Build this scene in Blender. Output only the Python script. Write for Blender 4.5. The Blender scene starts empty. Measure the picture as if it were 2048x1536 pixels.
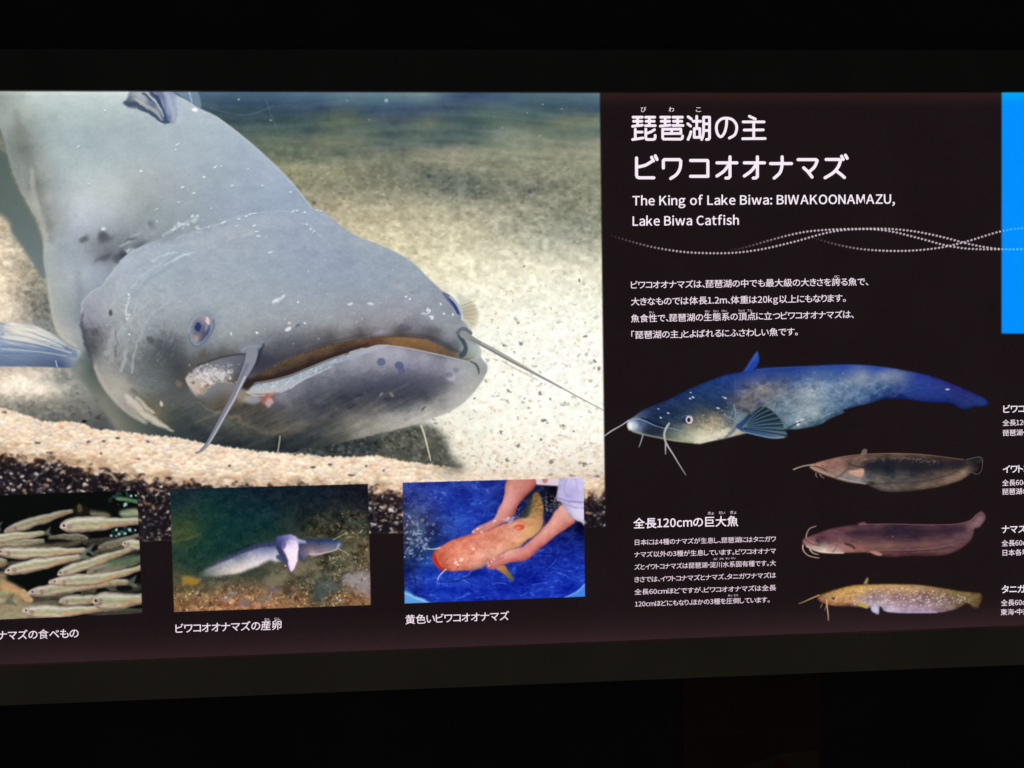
import bpy, math, os, random
import numpy as np
from mathutils import Vector, Matrix

S = bpy.context.scene
COL = S.collection
# ------------------------------------------------------------------ camera / world
FPX = 1500.0                      # focal length in pixels of the 2048 px wide photograph
def nrm(v): return v / np.linalg.norm(v)
d1 = nrm(np.array([28440 - 1024.0, 228 - 768.0, FPX]))       # panel's horizontal (camera x right, y down, z forward)
d2 = np.array([2050 - 1024.0, 56250.0, FPX]); d2 = nrm(d2 - d1 * d2.dot(d1))   # panel's vertical (down)
nn = np.cross(d1, d2)             # into the wall
if nn[2] < 0: nn = -nn
DIST = 0.83                       # metres to the panel along the optical axis
P0 = np.array([0, 0, DIST])
def ray(px, py): return np.array([(px - 1024.0) / FPX, (py - 768.0) / FPX, 1.0])
def P(px, py, out=0.0):
    """photo pixel -> point on the wall plane moved `out` metres towards the viewer (world x, y, z)"""
    r = ray(px, py); t = (P0.dot(nn) - out) / r.dot(nn); q = r * t - P0
    return (q.dot(d1), -out, -q.dot(d2))
# world (x right, y into the wall, z up) -> camera coordinates
Rm = np.stack([d1, nn, -d2], axis=1)           # cam = Rm @ world
camd = bpy.data.cameras.new("camera"); cam = bpy.data.objects.new("camera", camd); COL.objects.link(cam)
camd.sensor_width = 36.0; camd.lens = FPX * 36.0 / 2048; camd.clip_start = 0.02; camd.clip_end = 100
flip = np.diag([1.0, -1.0, -1.0])
Rw = (Rm.T @ flip)
cpos = Rm.T @ (-P0)
M = Matrix([list(Rw[0]) + [cpos[0]], list(Rw[1]) + [cpos[1]], list(Rw[2]) + [cpos[2]], [0, 0, 0, 1]])
cam.matrix_world = M
S.camera = cam
w = bpy.data.worlds.new("World"); S.world = w; w.use_nodes = True
w.node_tree.nodes["Background"].inputs[0].default_value = (1.0, 0.97, 0.86, 1)
w.node_tree.nodes["Background"].inputs[1].default_value = 0.020
S.view_settings.view_transform = 'Standard'; S.view_settings.look = 'None'
S.view_settings.exposure = 0; S.view_settings.gamma = 1
S.cycles.max_bounces = 4

# ------------------------------------------------------------------ painting kit (numpy), photograph pixel coordinates
X0, Y0, X1, Y1 = -170, 172, 2220, 1350
H, W = Y1 - Y0, X1 - X0
C = np.zeros((H, W, 3), np.float32)
rng = np.random.default_rng(7)

def z(ox, oy, s, pts):
    return [(ox + p[0] / s, oy + p[1] / s) + tuple(p[2:]) for p in pts]
def box(x0, y0, x1, y1):
    a, b = max(0, int(x0) - X0), max(0, int(y0) - Y0)
    c, d = min(W, int(x1) + 1 - X0), min(H, int(y1) + 1 - Y0)
    return (slice(b, max(b, d)), slice(a, max(a, c)))
def grid(sl):
    ys = np.arange(sl[0].start, sl[0].stop) + Y0 + .5
    xs = np.arange(sl[1].start, sl[1].stop) + X0 + .5
    return np.meshgrid(xs.astype(np.float32), ys.astype(np.float32))
def cr(pts, n=6, closed=True):
    p = np.array([q[:] for q in pts], float); N = len(p); out = []
    for i in range(N if closed else N - 1):
        if closed: a, b, c, d = p[i - 1], p[i], p[(i + 1) % N], p[(i + 2) % N]
        else: a, b, c, d = p[max(i - 1, 0)], p[i], p[i + 1], p[min(i + 2, N - 1)]
        for k in range(n):
            t = k / n
            out.append(.5 * ((2 * b) + (-a + c) * t + (2 * a - 5 * b + 4 * c - d) * t * t + (-a + 3 * b - 3 * c + d) * t ** 3))
    if not closed: out.append(p[-1])
    return np.array(out)
def blur1(a, r, ax):
    if r < 1: return a
    pad = [(0, 0)] * a.ndim; pad[ax] = (r + 1, r)
    c = np.cumsum(np.pad(a, pad, mode='edge'), axis=ax, dtype=np.float64)
    n = a.shape[ax]; hi = np.take(c, np.arange(2 * r + 1, 2 * r + 1 + n), ax); lo = np.take(c, np.arange(0, n), ax)
    return ((hi - lo) / (2 * r + 1)).astype(np.float32)
def blur(a, s):
    if s < .6: return a
    r = max(1, int(round(s * .9)))
    for _ in range(3 if s > 1.5 else 2):
        a = blur1(blur1(a, r if s > 1.5 else 1, 0), r if s > 1.5 else 1, 1)
    return a
def poly(pts, soft=1.0, smooth=True):
    p = cr([q[:2] for q in pts]) if smooth else np.array([q[:2] for q in pts], float)
    m = 3 * soft + 3
    sl = box(p[:, 0].min() - m, p[:, 1].min() - m, p[:, 0].max() + m, p[:, 1].max() + m)
    h, w_ = sl[0].stop - sl[0].start, sl[1].stop - sl[1].start
    if h <= 0 or w_ <= 0: return sl, np.zeros((max(h, 0), max(w_, 0)), np.float32)
    acc = np.zeros((h, w_ + 1), np.float32)
    xa, ya = p[:, 0] - X0 - sl[1].start, p[:, 1] - Y0 - sl[0].start
    xb, yb = np.roll(xa, -1), np.roll(ya, -1)
    SUB = 3
    for j in range(h * SUB):
        y = (j + .5) / SUB
        k = ((ya <= y) & (yb > y)) | ((yb <= y) & (ya > y))
        if not k.any(): continue
        xs = np.sort(xa[k] + (y - ya[k]) / (yb[k] - ya[k]) * (xb[k] - xa[k]))
        for q in range(0, len(xs) - 1, 2):
            a, b = min(max(xs[q], 0), w_), min(max(xs[q + 1], 0), w_)
            if b <= a: continue
            ia, ib = int(a), int(b); row = acc[j // SUB]
            if ia == ib: row[ia] += b - a
            else:
                row[ia] += ia + 1 - a; row[ia + 1:ib] += 1; row[ib] += b - ib
    return sl, blur(acc[:, :w_] / SUB, soft)
def put(sl, m, col, alpha=1.0):
    if m.size == 0: return
    m = (m * alpha)[..., None]
    c = np.asarray(col, np.float32)
    C[sl] = C[sl] * (1 - m) + c * m
def fillp(pts, col, soft=1.0, alpha=1.0, smooth=True):
    sl, m = poly(pts, soft, smooth)
    put(sl, m, col(*grid(sl)) if callable(col) else col, alpha)
    return sl, m
def stroke(pts, rad, col, alpha=1.0, soft=1.0, n=6):
    q = [tuple(p[:2]) + (rad[i] if hasattr(rad, '__len__') else rad,) for i, p in enumerate(pts)]
    q = cr(q, n, False) if len(q) > 2 else np.array(q, float)
    m_ = q[:, 2].max() + soft * 2 + 2
    sl = box(q[:, 0].min() - m_, q[:, 1].min() - m_, q[:, 0].max() + m_, q[:, 1].max() + m_)
    h, w_ = sl[0].stop - sl[0].start, sl[1].stop - sl[1].start
    if h <= 0 or w_ <= 0: return
    mask = np.zeros((h, w_), np.float32)
    for i in range(len(q) - 1):
        a, b = q[i], q[i + 1]
        s2 = box(min(a[0], b[0]) - m_, min(a[1], b[1]) - m_, max(a[0], b[0]) + m_, max(a[1], b[1]) + m_)
        if s2[0].stop <= s2[0].start or s2[1].stop <= s2[1].start: continue
        X, Y = grid(s2)
        dx, dy = b[0] - a[0], b[1] - a[1]; L = dx * dx + dy * dy + 1e-9
        t = np.clip(((X - a[0]) * dx + (Y - a[1]) * dy) / L, 0, 1)
        d = np.hypot(X - a[0] - t * dx, Y - a[1] - t * dy) - (a[2] + t * (b[2] - a[2]))
        v = np.clip(.5 - d / (soft + .01), 0, 1)
        s3 = (slice(s2[0].start - sl[0].start, s2[0].stop - sl[0].start), slice(s2[1].start - sl[1].start, s2[1].stop - sl[1].start))
        mask[s3] = np.maximum(mask[s3], v)
    put(sl, mask, col, alpha)
def blob(x, y, rx, ry, col, alpha=1.0, soft=.5, ang=0):
    """soft in 0..1: share of the radius that fades"""
    r = max(rx, ry) * 1.6 + 2; sl = box(x - r, y - r, x + r, y + r)
    if sl[0].stop <= sl[0].start or sl[1].stop <= sl[1].start: return
    X, Y = grid(sl); c, s = math.cos(math.radians(ang)), math.sin(math.radians(ang))
    u = ((X - x) * c + (Y - y) * s) / rx; v = (-(X - x) * s + (Y - y) * c) / ry
    d = np.sqrt(u * u + v * v); sf = max(soft, 1.0 / max(1, min(rx, ry)))
    m = np.clip((1 + sf / 2 - d) / sf, 0, 1); m = m * m * (3 - 2 * m)
    put(sl, m, col, alpha)
def upsample(a, h, w_):
    gy = np.linspace(0, a.shape[0] - 1, h); gx = np.linspace(0, a.shape[1] - 1, w_)
    iy = np.minimum(gy.astype(int), a.shape[0] - 2); ix = np.minimum(gx.astype(int), a.shape[1] - 2)
    fy = (gy - iy)[:, None, None]; fx = (gx - ix)[None, :, None]
    r0 = a[iy]; r1 = a[iy + 1]; r = r0 * (1 - fy) + r1 * fy
    return (r[:, ix] * (1 - fx) + r[:, ix + 1] * fx).astype(np.float32)
def field(cp, ay=1.0):
    """smooth colour field through control points (x, y, (r, g, b))"""
    p = np.array([[c[0], c[1]] for c in cp], float); v = np.array([c[2] for c in cp], float)
    n = len(p); sc = 100.0
    D = np.hypot(p[:, None, 0] - p[None, :, 0], (p[:, None, 1] - p[None, :, 1]) * ay) / sc
    A = np.zeros((n + 1, n + 1)); ext = max(p[:, 0].max() - p[:, 0].min(), 60) / 1000; A[:n, :n] = D + np.eye(n) * -.014 * ext; A[:n, n] = 1; A[n, :n] = 1
    Wt = np.linalg.solve(A, np.vstack([v, np.zeros((1, 3))]))
    def f(X, Y):
        h, w_ = X.shape; g_ = 3 if h * w_ < 120000 else 5; gh, gw = max(2, h // g_ + 2), max(2, w_ // g_ + 2)
        gx = np.linspace(X[0, 0], X[0, -1], gw); gy = np.linspace(Y[0, 0], Y[-1, 0], gh)
        GX, GY = np.meshgrid(gx, gy)
        out = np.zeros((gh, gw, 3)) + Wt[n]
        for i in range(n):
            out += (np.hypot(GX - p[i, 0], (GY - p[i, 1]) * ay) / sc)[..., None] * Wt[i]
        return np.clip(upsample(out, h, w_), 0, 255)
    return f
TAB = rng.random((256, 256)).astype(np.float32)
def vn(u, v, seed=0):
    u = u + seed * 37.13; v = v + seed * 91.7
    iu = np.floor(u).astype(int); iv = np.floor(v).astype(int)
    fu = u - iu; fv = v - iv; fu = fu * fu * (3 - 2 * fu); fv = fv * fv * (3 - 2 * fv)
    a = TAB[iv & 255, iu & 255]; b = TAB[iv & 255, (iu + 1) & 255]
    c = TAB[(iv + 1) & 255, iu & 255]; d = TAB[(iv + 1) & 255, (iu + 1) & 255]
    return ((a * (1 - fu) + b * fu) * (1 - fv) + (c * (1 - fu) + d * fu) * fv) * 2 - 1
def fbm(u, v, seed=0, o=3):
    s = 0; a = 1; t = 0
    for i in range(o):
        s = s + a * vn(u * 2 ** i, v * 2 ** i, seed + i * 3); t += a; a *= .55
    return s / t
def voro(u, v, seed=0):
    """distance to nearest, to second nearest, two random values of the cell"""
    iu = np.floor(u).astype(int); iv = np.floor(v).astype(int)
    global DY
    f1 = np.full(u.shape, 9., np.float32); f2 = f1.copy(); dyv = f1 * 0; r1 = np.zeros(u.shape, np.float32); r2 = r1.copy()
    for a in (-1, 0, 1):
        for b in (-1, 0, 1):
            cu, cv = iu + a, iv + b
            h1 = TAB[(cv + seed * 17) & 255, (cu + seed * 5) & 255]; h2 = TAB[(cu * 3 + seed * 7 + 11) & 255, (cv * 5 + 29) & 255]
            h3 = TAB[(cv * 7 + 3) & 255, (cu * 11 + seed + 91) & 255]; h4 = TAB[(cu * 13 + 5) & 255, (cv * 3 + seed + 57) & 255]
            d = np.hypot(cu + h1 - u, cv + h2 - v)
            k = d < f1
            f2 = np.where(k, f1, np.minimum(f2, d)); dyv = np.where(k, cv + h2 - v, dyv); r1 = np.where(k, h3, r1); r2 = np.where(k, h4, r2); f1 = np.where(k, d, f1)
    DY = dyv
    return f1, f2, r1, r2
DY = None
def modulate(sl, m, a):
    """add signed value a (h,w) or (h,w,3) under mask"""
    if a.ndim == 2: a = a[..., None]
    C[sl] = np.clip(C[sl] + a * m[..., None], 0, 255)
def arr(*c): return np.array(c, np.float32)
def warp(sl, m, amp, sc, seed):
    """push the painted pixels about by smooth noise so that brush marks turn irregular"""
    X, Y = grid(sl)
    dx = (vn(X / sc, Y / sc, seed) + .5 * vn(X / sc * 2.3, Y / sc * 2.3, seed + 1)) * amp * m
    dy = (vn(X / sc, Y / sc, seed + 2) + .5 * vn(X / sc * 2.3, Y / sc * 2.3, seed + 3)) * amp * m
    u = np.clip(X - X0 - .5 + dx, 0, W - 1.01); v = np.clip(Y - Y0 - .5 + dy, 0, H - 1.01)
    iu, iv = u.astype(int), v.astype(int); fu, fv = (u - iu)[..., None], (v - iv)[..., None]
    r = (C[iv, iu] * (1 - fu) + C[iv, iu + 1] * fu) * (1 - fv) + (C[iv + 1, iu] * (1 - fu) + C[iv + 1, iu + 1] * fu) * fv
    C[sl] = r
def inner(m, r=4): return np.clip(blur(m, r) * 2.2 - 1.2, 0, 1)
def relief(sl, m, r, edge, dirn, col=(1, 1, 1)):
    """rounded look of a body in a printed photograph: darker rim, lit from above"""
    b = blur(m, r); g = np.gradient(b, axis=0) * r * 2
    modulate(sl, m, ((np.clip(b, .4, 1) - 1) * edge + g * dirn)[..., None] * arr(*col))
def tone(sl, m, lift, lo, hi, sat, dark=0):
    c = C[sl]; L = c @ arr(.3, .59, .11)
    t = np.clip((L - lo) / (hi - lo), 0, 1); t = t * t * (3 - 2 * t)
    d = L[..., None] + (c - L[..., None]) * sat + (lift * t + dark * (1 - t))[..., None]
    C[sl] = c * (1 - m[..., None]) + np.clip(d, 0, 255) * m[..., None]

# ------------------------------------------------------------------ 1. the dark ground of the print
sl = (slice(0, H), slice(0, W)); X, Y = grid(sl)
C[:] = arr(27, 19, 21)
bot = 1333 - X * .0392
k = np.clip(1 - (bot - Y) / 85, 0, 1) ** 1.7
C += k[..., None] * arr(24, 15, 17)
k = np.clip(1 - (Y - 183) / 30, 0, 1)
C += k[..., None] * arr(20, 9, 7)
C += (fbm(X / 90, Y / 90, 3, 2) * 1.5)[..., None]
# blue field at the right
BLUE = [(2007, 182), (2215, 182), (2215, 666.5), (2006.5, 667)]
def bluef(X, Y):
    t = np.clip(1 - (Y - 183) / 26, 0, 1)[..., None]
    return arr(2, 143, 255) + t * arr(0, 26, -14) + np.zeros(X.shape + (3,), np.float32)
fillp(BLUE, bluef, .6, smooth=False)

# ------------------------------------------------------------------ 2. the large photograph
BIG = [(-165, 180), (400, 181.5), (1200.5, 184), (1206, 620), (1211.5, 1054), (800, 1067), (280, 1084), (-165, 1098)]
bsl, bmask = poly(BIG, .6, smooth=False)
save = C.copy()
X, Y = grid(bsl)
bgf = field([
 (-150, 190, (60, 80, 85)), (0, 190, (120, 130, 120)), (420, 188, (70, 95, 118)), (500, 192, (66, 92, 112)), (600, 190, (78, 106, 125)), (700, 188, (100, 128, 140)), (790, 192, (98, 126, 136)), (850, 186, (118, 146, 148)), (880, 205, (70, 92, 110)), (930, 190, (58, 76, 106)), (1010, 190, (68, 92, 118)), (1100, 195, (76, 102, 112)), (1195, 188, (96, 120, 132)),
 (450, 215, (58, 78, 92)), (560, 212, (58, 78, 98)), (640, 212, (58, 76, 102)), (740, 220, (62, 82, 104)), (820, 222, (58, 74, 102)), (900, 225, (66, 86, 100)), (960, 224, (88, 108, 102)), (1040, 224, (84, 106, 104)), (1110, 215, (62, 84, 98)), (1195, 215, (52, 76, 96)),
 (480, 245, (62, 84, 88)), (600, 240, (70, 92, 92)), (675, 232, (100, 112, 92)), (720, 238, (84, 98, 90)), (760, 250, (80, 98, 96)), (860, 245, (112, 122, 100)), (940, 240, (66, 90, 90)), (1000, 238, (86, 106, 96)), (1070, 240, (80, 100, 96)), (1130, 245, (118, 126, 104)), (1195, 240, (122, 132, 110)),
 (520, 268, (84, 104, 96)), (620, 262, (64, 88, 90)), (700, 262, (92, 108, 96)), (790, 266, (78, 98, 96)), (880, 266, (74, 96, 96)), (960, 262, (78, 98, 98)), (1040, 262, (118, 130, 112)), (1120, 268, (96, 114, 102)), (1195, 262, (84, 106, 98)),
 (560, 285, (104, 118, 94)), (640, 280, (122, 124, 102)), (700, 284, (110, 118, 98)), (780, 288, (84, 104, 98)), (880, 286, (82, 102, 98)), (960, 280, (92, 110, 100)), (1010, 268, (132, 144, 126)), (1090, 284, (136, 142, 116)), (1195, 280, (142, 146, 124)),
 (590, 305, (92, 108, 92)), (680, 304, (90, 106, 92)), (760, 306, (120, 124, 102)), (850, 304, (140, 140, 114)), (910, 308, (160, 152, 126)), (980, 300, (132, 138, 112)), (1060, 302, (140, 146, 118)), (1140, 300, (140, 142, 118)), (1195, 308, (152, 152, 122)),
 (575, 335, (150, 148, 110)), (680, 335, (150, 146, 112)), (780, 335, (124, 128, 106)), (860, 350, (104, 112, 98)), (925, 362, (100, 108, 98)), (940, 342, (128, 132, 110)), (1040, 340, (146, 148, 120)), (1195, 342, (136, 140, 112)),
 (620, 370, (138, 136, 106)), (720, 370, (134, 134, 108)), (820, 370, (128, 128, 106)), (930, 380, (104, 110, 100)), (1010, 380, (124, 126, 106)), (1060, 378, (116, 118, 104)), (1120, 382, (132, 134, 110)), (1195, 385, (138, 140, 114)),
 (660, 400, (160, 150, 118)), (740, 405, (165, 158, 126)), (840, 410, (172, 164, 130)), (940, 410, (160, 154, 126)), (1050, 410, (148, 146, 120)), (1195, 410, (140, 142, 116)),
 (700, 450, (196, 180, 142)), (800, 445, (196, 182, 146)), (900, 440, (188, 176, 142)), (1000, 450, (174, 166, 138)), (1080, 440, (148, 148, 124)), (1195, 440, (142, 146, 122)),
 (760, 482, (204, 190, 148)), (860, 475, (208, 194, 156)), (960, 478, (196, 186, 152)), (1050, 475, (176, 172, 146)), (1130, 475, (160, 160, 138)), (1195, 478, (168, 166, 144)),
 (830, 520, (222, 208, 164)), (920, 505, (222, 210, 172)), (1050, 505, (214, 206, 172)), (1195, 500, (204, 198, 168)),
 (870, 555, (236, 224, 182)), (980, 545, (240, 230, 194)), (1100, 545, (236, 228, 194)), (1195, 545, (236, 228, 194)),
 (930, 600, (244, 236, 200)), (1060, 590, (248, 240, 208)), (1195, 595, (248, 241, 210)),
 (1000, 680, (253, 247, 220)), (1195, 680, (253, 248, 222)), (1000, 780, (254, 248, 222)), (1195, 780, (254, 249, 224)), (1000, 880, (252, 243, 216)), (1195, 880, (251, 242, 216)), (930, 900, (240, 228, 196)), (1000, 930, (244, 230, 200)), (1195, 930, (240, 222, 194)), (1195, 960, (214, 194, 166)),
 (-150, 400, (120, 120, 105)), (0, 430, (205, 180, 148)), (20, 470, (190, 170, 142)), (50, 520, (172, 158, 134)), (0, 500, (232, 206, 168)), (0, 560, (252, 224, 182)), (-60, 600, (250, 222, 182)), (30, 560, (196, 172, 138)), (30, 600, (180, 160, 130)), (60, 580, (142, 134, 112)), (70, 620, (122, 118, 100)), (0, 625, (254, 228, 188)), (18, 600, (244, 216, 176)), (40, 640, (190, 172, 142)), (90, 655, (126, 124, 112)),
 (-150, 700, (230, 200, 160)), (0, 742, (206, 180, 150)), (0, 755, (238, 212, 176)), (45, 758, (252, 228, 190)), (85, 748, (206, 186, 156)), (110, 755, (150, 144, 126)), (150, 765, (156, 150, 134)), (0, 780, (246, 222, 186)), (50, 778, (252, 230, 194)), (92, 780, (246, 222, 188)), (125, 772, (158, 150, 130)), (140, 790, (138, 132, 114)), (180, 800, (132, 128, 112)),
 (0, 800, (160, 148, 122)), (60, 805, (150, 138, 114)), (50, 825, (120, 114, 96)), (120, 815, (130, 122, 102)), (170, 830, (102, 98, 84)), (200, 845, (78, 78, 72)),
], 2.2)(X, Y)
C[bsl] = bgf
# soft granular texture that grows towards the viewer
gr = np.clip((Y - 250) / 400, 0, 1)
one = np.ones_like(X)
t1 = fbm(X / 7.5, Y / 6.0, 5, 2); t2 = fbm(X / 22, Y / 11, 9, 3)
f1, f2, r1, r2 = voro(X / 9.5, Y / 7.5, 1)
top = np.clip((420 - Y) / 240, 0, 1)
amp = 5 + 16 * np.clip((Y - 240) / 120, 0, 1) - 5 * np.clip((Y - 560) / 120, 0, 1)
ys = np.clip((Y - 470) / 170, 0, 1)
C[bsl] += (ys[..., None] * arr(2, 7, 16))
top = np.clip((300 - Y) / 60, 0, 1)
sm1 = fbm(X / 12.5, Y / 10, 5, 2)
tone(bsl, np.clip((Y - 215) / 60, 0, 1), 0, 0, 1, .76); C[bsl] += (np.clip(1 - np.abs(Y - 470) / 110, 0, 1) * np.clip((1250 - X) / 300, 0, 1))[..., None] * arr(10, 12, 11)
modulate(bsl, one, ((sm1 * (1 - ys * .55) * np.interp(Y, [180, 280, 340, 450, 520, 650], [2, 7, 17, 22, 32, 26])) + t2 * np.interp(Y, [180, 300, 400, 560, 700], [4, 11, 12, 10, 4]))[..., None] * arr(1, 1, .95))
f1, f2, r1, r2 = voro(X / 9.5 + t1 * .3, Y / 7.5, 1)
modulate(bsl, np.interp(Y, [280, 380, 600, 800], [0, 1, 1, .3]).astype(np.float32), ((r1 - .5) * 40 * np.clip(1.15 - f1 * 1.4, 0, 1))[..., None] * arr(1.0, .95, .85))
st = fbm(X / 150, (Y + 10 * np.sin(X / 110)) / 10, 21, 3)
modulate(bsl, np.clip(1.3 - np.abs(Y - 250) / 75, 0, 1), (st * 13)[..., None] * arr(1, 1, .75))
st = fbm(X / 60, (Y - .06 * X) / 9, 23, 2)
modulate(bsl, np.clip(1.2 - np.abs(Y - 320) / 60, 0, 1), (st * 13)[..., None] * arr(1, .98, .8))
f1, f2, r1, r2 = voro(X / 14 + .25 * t1, Y / 9.5 + .2 * t2, 4)
core = np.clip(1.7 * (1 - f1 / (.16 + r2 * .30)), 0, 1) * np.clip((Y - 520) / 200, 0, 1)
sp = (r1 < .05)[..., None] * arr(-84, -88, -84) + ((r1 > .10) & (r1 < .30))[..., None] * arr(-14, -34, -46) + ((r1 > .3) & (r1 < .42))[..., None] * arr(-36, -44, -54) + ((r1 > .42) & (r1 < .52))[..., None] * arr(-4, -6, -34)
modulate(bsl, core * .8 * (X > 140), sp)
f1, f2, r1, r2 = voro(X / 10 + .3 * t2, Y / 7, 6)
core = np.clip(1.6 * (1 - f1 / .5), 0, 1) * np.clip((Y - 820) / 120, 0, 1) * (X > 800)
modulate(bsl, core * .8, (r1 < .4)[..., None] * arr(-14, -38, -52) + ((r1 > .4) & (r1 < .55))[..., None] * arr(-50, -56, -60))
lf = np.clip((X - 170) / -30, 0, 1) * (Y > 380)
f1, f2, r1, r2 = voro(X / 10, Y / 8, 7)
modulate(bsl, lf, (fbm(X / 9, Y / 7, 31, 3) * 24 + (r1 - .5) * 28 * np.clip(1.1 - f1, 0, 1))[..., None] * arr(1, .95, .85))
for (x, y, r) in [(1018, 782, 5), (1043, 687, 4), (1081, 786, 3.2), (1190, 722, 4.5), (1199, 738, 4), (1170, 673, 3.4), (1009, 690, 4), (1100, 798, 3.4), (1088, 842, 4.4), (1095, 846, 3.2), (1035, 893, 5), (1083, 880, 4), (950, 796, 3), (1065, 718, 2.6), (1130, 805, 3), (1037, 645, 3), (1172, 645, 2.5), (983, 640, 2.4), (1030, 706, 2.6), (1170, 930, 5), (1103, 925, 5), (1050, 797, 2.6), (1126, 852, 5), (1002, 865, 4), (1160, 560, 4), (1049, 531, 2.2), (1148, 865, 3.4), (1014, 920, 4)]:
    blob(x, y, r * .95, r * .68, (126, 120, 116), .85, .7, rng.uniform(-20, 30))
for i in range(120):
    x, y = rng.uniform(960, 1205), rng.uniform(560, 930)
    c = [(214, 170, 140), (176, 168, 160), (226, 190, 120), (160, 140, 128)][rng.integers(4)]
    blob(x, y, rng.uniform(1.6, 4.2), rng.uniform(1.2, 2.6), c, rng.uniform(.3, .7), .6, rng.uniform(-40, 40))
warp(bsl, np.clip((Y - 480) / 80, 0, 1), 2.6, 5, 201)
# floating specks in the far water
for x, y, r in [(772, 199, 4), (693, 199, 1.6), (1124, 216, 1.5), (1086, 207, 1.6), (1055, 224, 1.4), (738, 238, 1.2), (540, 239, 2), (1005, 254, 1.6), (1080, 270, 1.6), (476, 197, 2.4)]:
    blob(x, y, r, r, (170, 190, 185), .7, .7)
stroke([(530, 195), (545, 240), (565, 290)], .8, (110, 135, 135), .35, 1.6)
stroke([(418, 214), (455, 224), (500, 227), (545, 210)], .8, (120, 140, 140), .4, 2)
blob(1060, 382, 5, 4, (70, 74, 92), .7, .7); blob(857, 350, 5, 4, (62, 78, 88), .6, .8); blob(627, 405, 5, 4, (100, 92, 76), .7, .8); blob(848, 607, 0.1, .1, (0, 0, 0), 0)

# shadow of the head on the sand
fillp([(600, 880), (700, 872), (800, 853), (845, 848), (872, 858), (893, 880), (900, 905), (915, 925), (930, 940), (880, 950), (600, 930), (520, 900)], (78, 80, 72), 7, .95)
fillp([(600, 885), (700, 876), (760, 868), (760, 885), (745, 915), (640, 930), (540, 920), (480, 895)], (50, 56, 58), 5, .9)
ssl = box(560, 850, 925, 945); Xs, Ys = grid(ssl)
_, sm = poly([(560, 885), (700, 874), (845, 848), (893, 880), (915, 925), (880, 945), (600, 930)], 5); sm = np.pad(sm, ((0, 0), (0, 0)))
psl, sm = poly([(560, 885), (700, 874), (845, 848), (893, 880), (915, 925), (880, 945), (600, 930)], 5)
Xs, Ys = grid(psl); f1, f2, r1, r2 = voro(Xs / 8, Ys / 6.5, 12)
modulate(psl, sm, (((r1 - .45) * 62 * np.clip(1 - f1, 0, 1)))[..., None] * arr(1, .98, .86) + (fbm(Xs / 24, Ys / 14, 4, 2) * 16)[..., None])

# far flank (tail end behind, greenish grey) at the left
fillp([(-170, 240), (0, 300), (20, 345), (48, 400), (75, 450), (88, 500), (90, 545), (83, 560), (55, 515), (20, 465), (0, 430), (-170, 330)],
      field([(0, 320, (88, 102, 98)), (30, 400, (96, 108, 104)), (60, 470, (104, 116, 116)), (80, 540, (112, 124, 126)), (-150, 290, (80, 90, 86))]), 3)
# pectoral fin at the left
FIN = [(-168, 630), (-60, 640), (13, 644), (58, 648), (100, 667), (142, 695), (163, 702), (162, 722), (150, 734), (132, 736), (89, 734), (0, 733), (-168, 736)]
fillp(FIN, field([(0, 650, (168, 176, 180)), (30, 665, (226, 220, 206)), (60, 672, (218, 214, 204)), (60, 655, (186, 190, 192)), (100, 675, (180, 188, 196)), (140, 698, (170, 180, 190)), (0, 680, (170, 186, 205)), (50, 690, (138, 156, 182)), (100, 695, (126, 144, 170)), (0, 700, (132, 150, 178)), (60, 708, (122, 140, 166)), (140, 712, (150, 162, 178)), (0, 722, (104, 122, 148)), (70, 725, (96, 110, 136)), (120, 728, (74, 86, 120)), (150, 722, (140, 156, 170)), (-150, 690, (150, 165, 185))]), 1.2)
for a, b, c, w_, al in [((150, 704), (60, 676), (0, 668), 2.2, .55), ((150, 708), (70, 690), (0, 678), 1.6, .6), ((150, 711), (70, 698), (0, 692), 2.2, .5), ((150, 714), (70, 708), (0, 706), 1.5, .45), ((140, 700), (80, 672), (30, 652), 1.5, .5)]:
    stroke([a, b, c], w_, (96, 116, 150), al, 2.5)
for a, b, c, w_ in [((128, 690), (80, 664), (10, 652), 4.5), ((124, 696), (70, 676), (10, 668), 4), ((110, 684), (60, 660), (20, 648), 3), ((95, 690), (50, 680), (5, 676), 3)]:
    stroke([a, b, c], [1, w_, w_], (232, 226, 212), .6, 5)
fx, fmm = poly(FIN, 1.2); GXf, GYf = grid(fx); modulate(fx, fmm, (fbm(GXf / 30, (GYf - 700 + (160 - GXf) * .22) / 3.2, 311, 3) * 26 * np.clip((724 - GYf) / 30, .2, 1))[..., None] * arr(1.1, 1, .85))
for a, b, c, w_, al in [((120, 692), (70, 672), (20, 660), 1.4, .5), ((140, 706), (60, 684), (0, 673), 1.2, .55), ((130, 712), (70, 703), (0, 698), 1.2, .4)]:
    stroke([a, b, c], w_, (236, 230, 220), al, 2)
stroke([(109, 722), (112, 734)], 1.4, (170, 190, 215), .8, 1.5)

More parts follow.
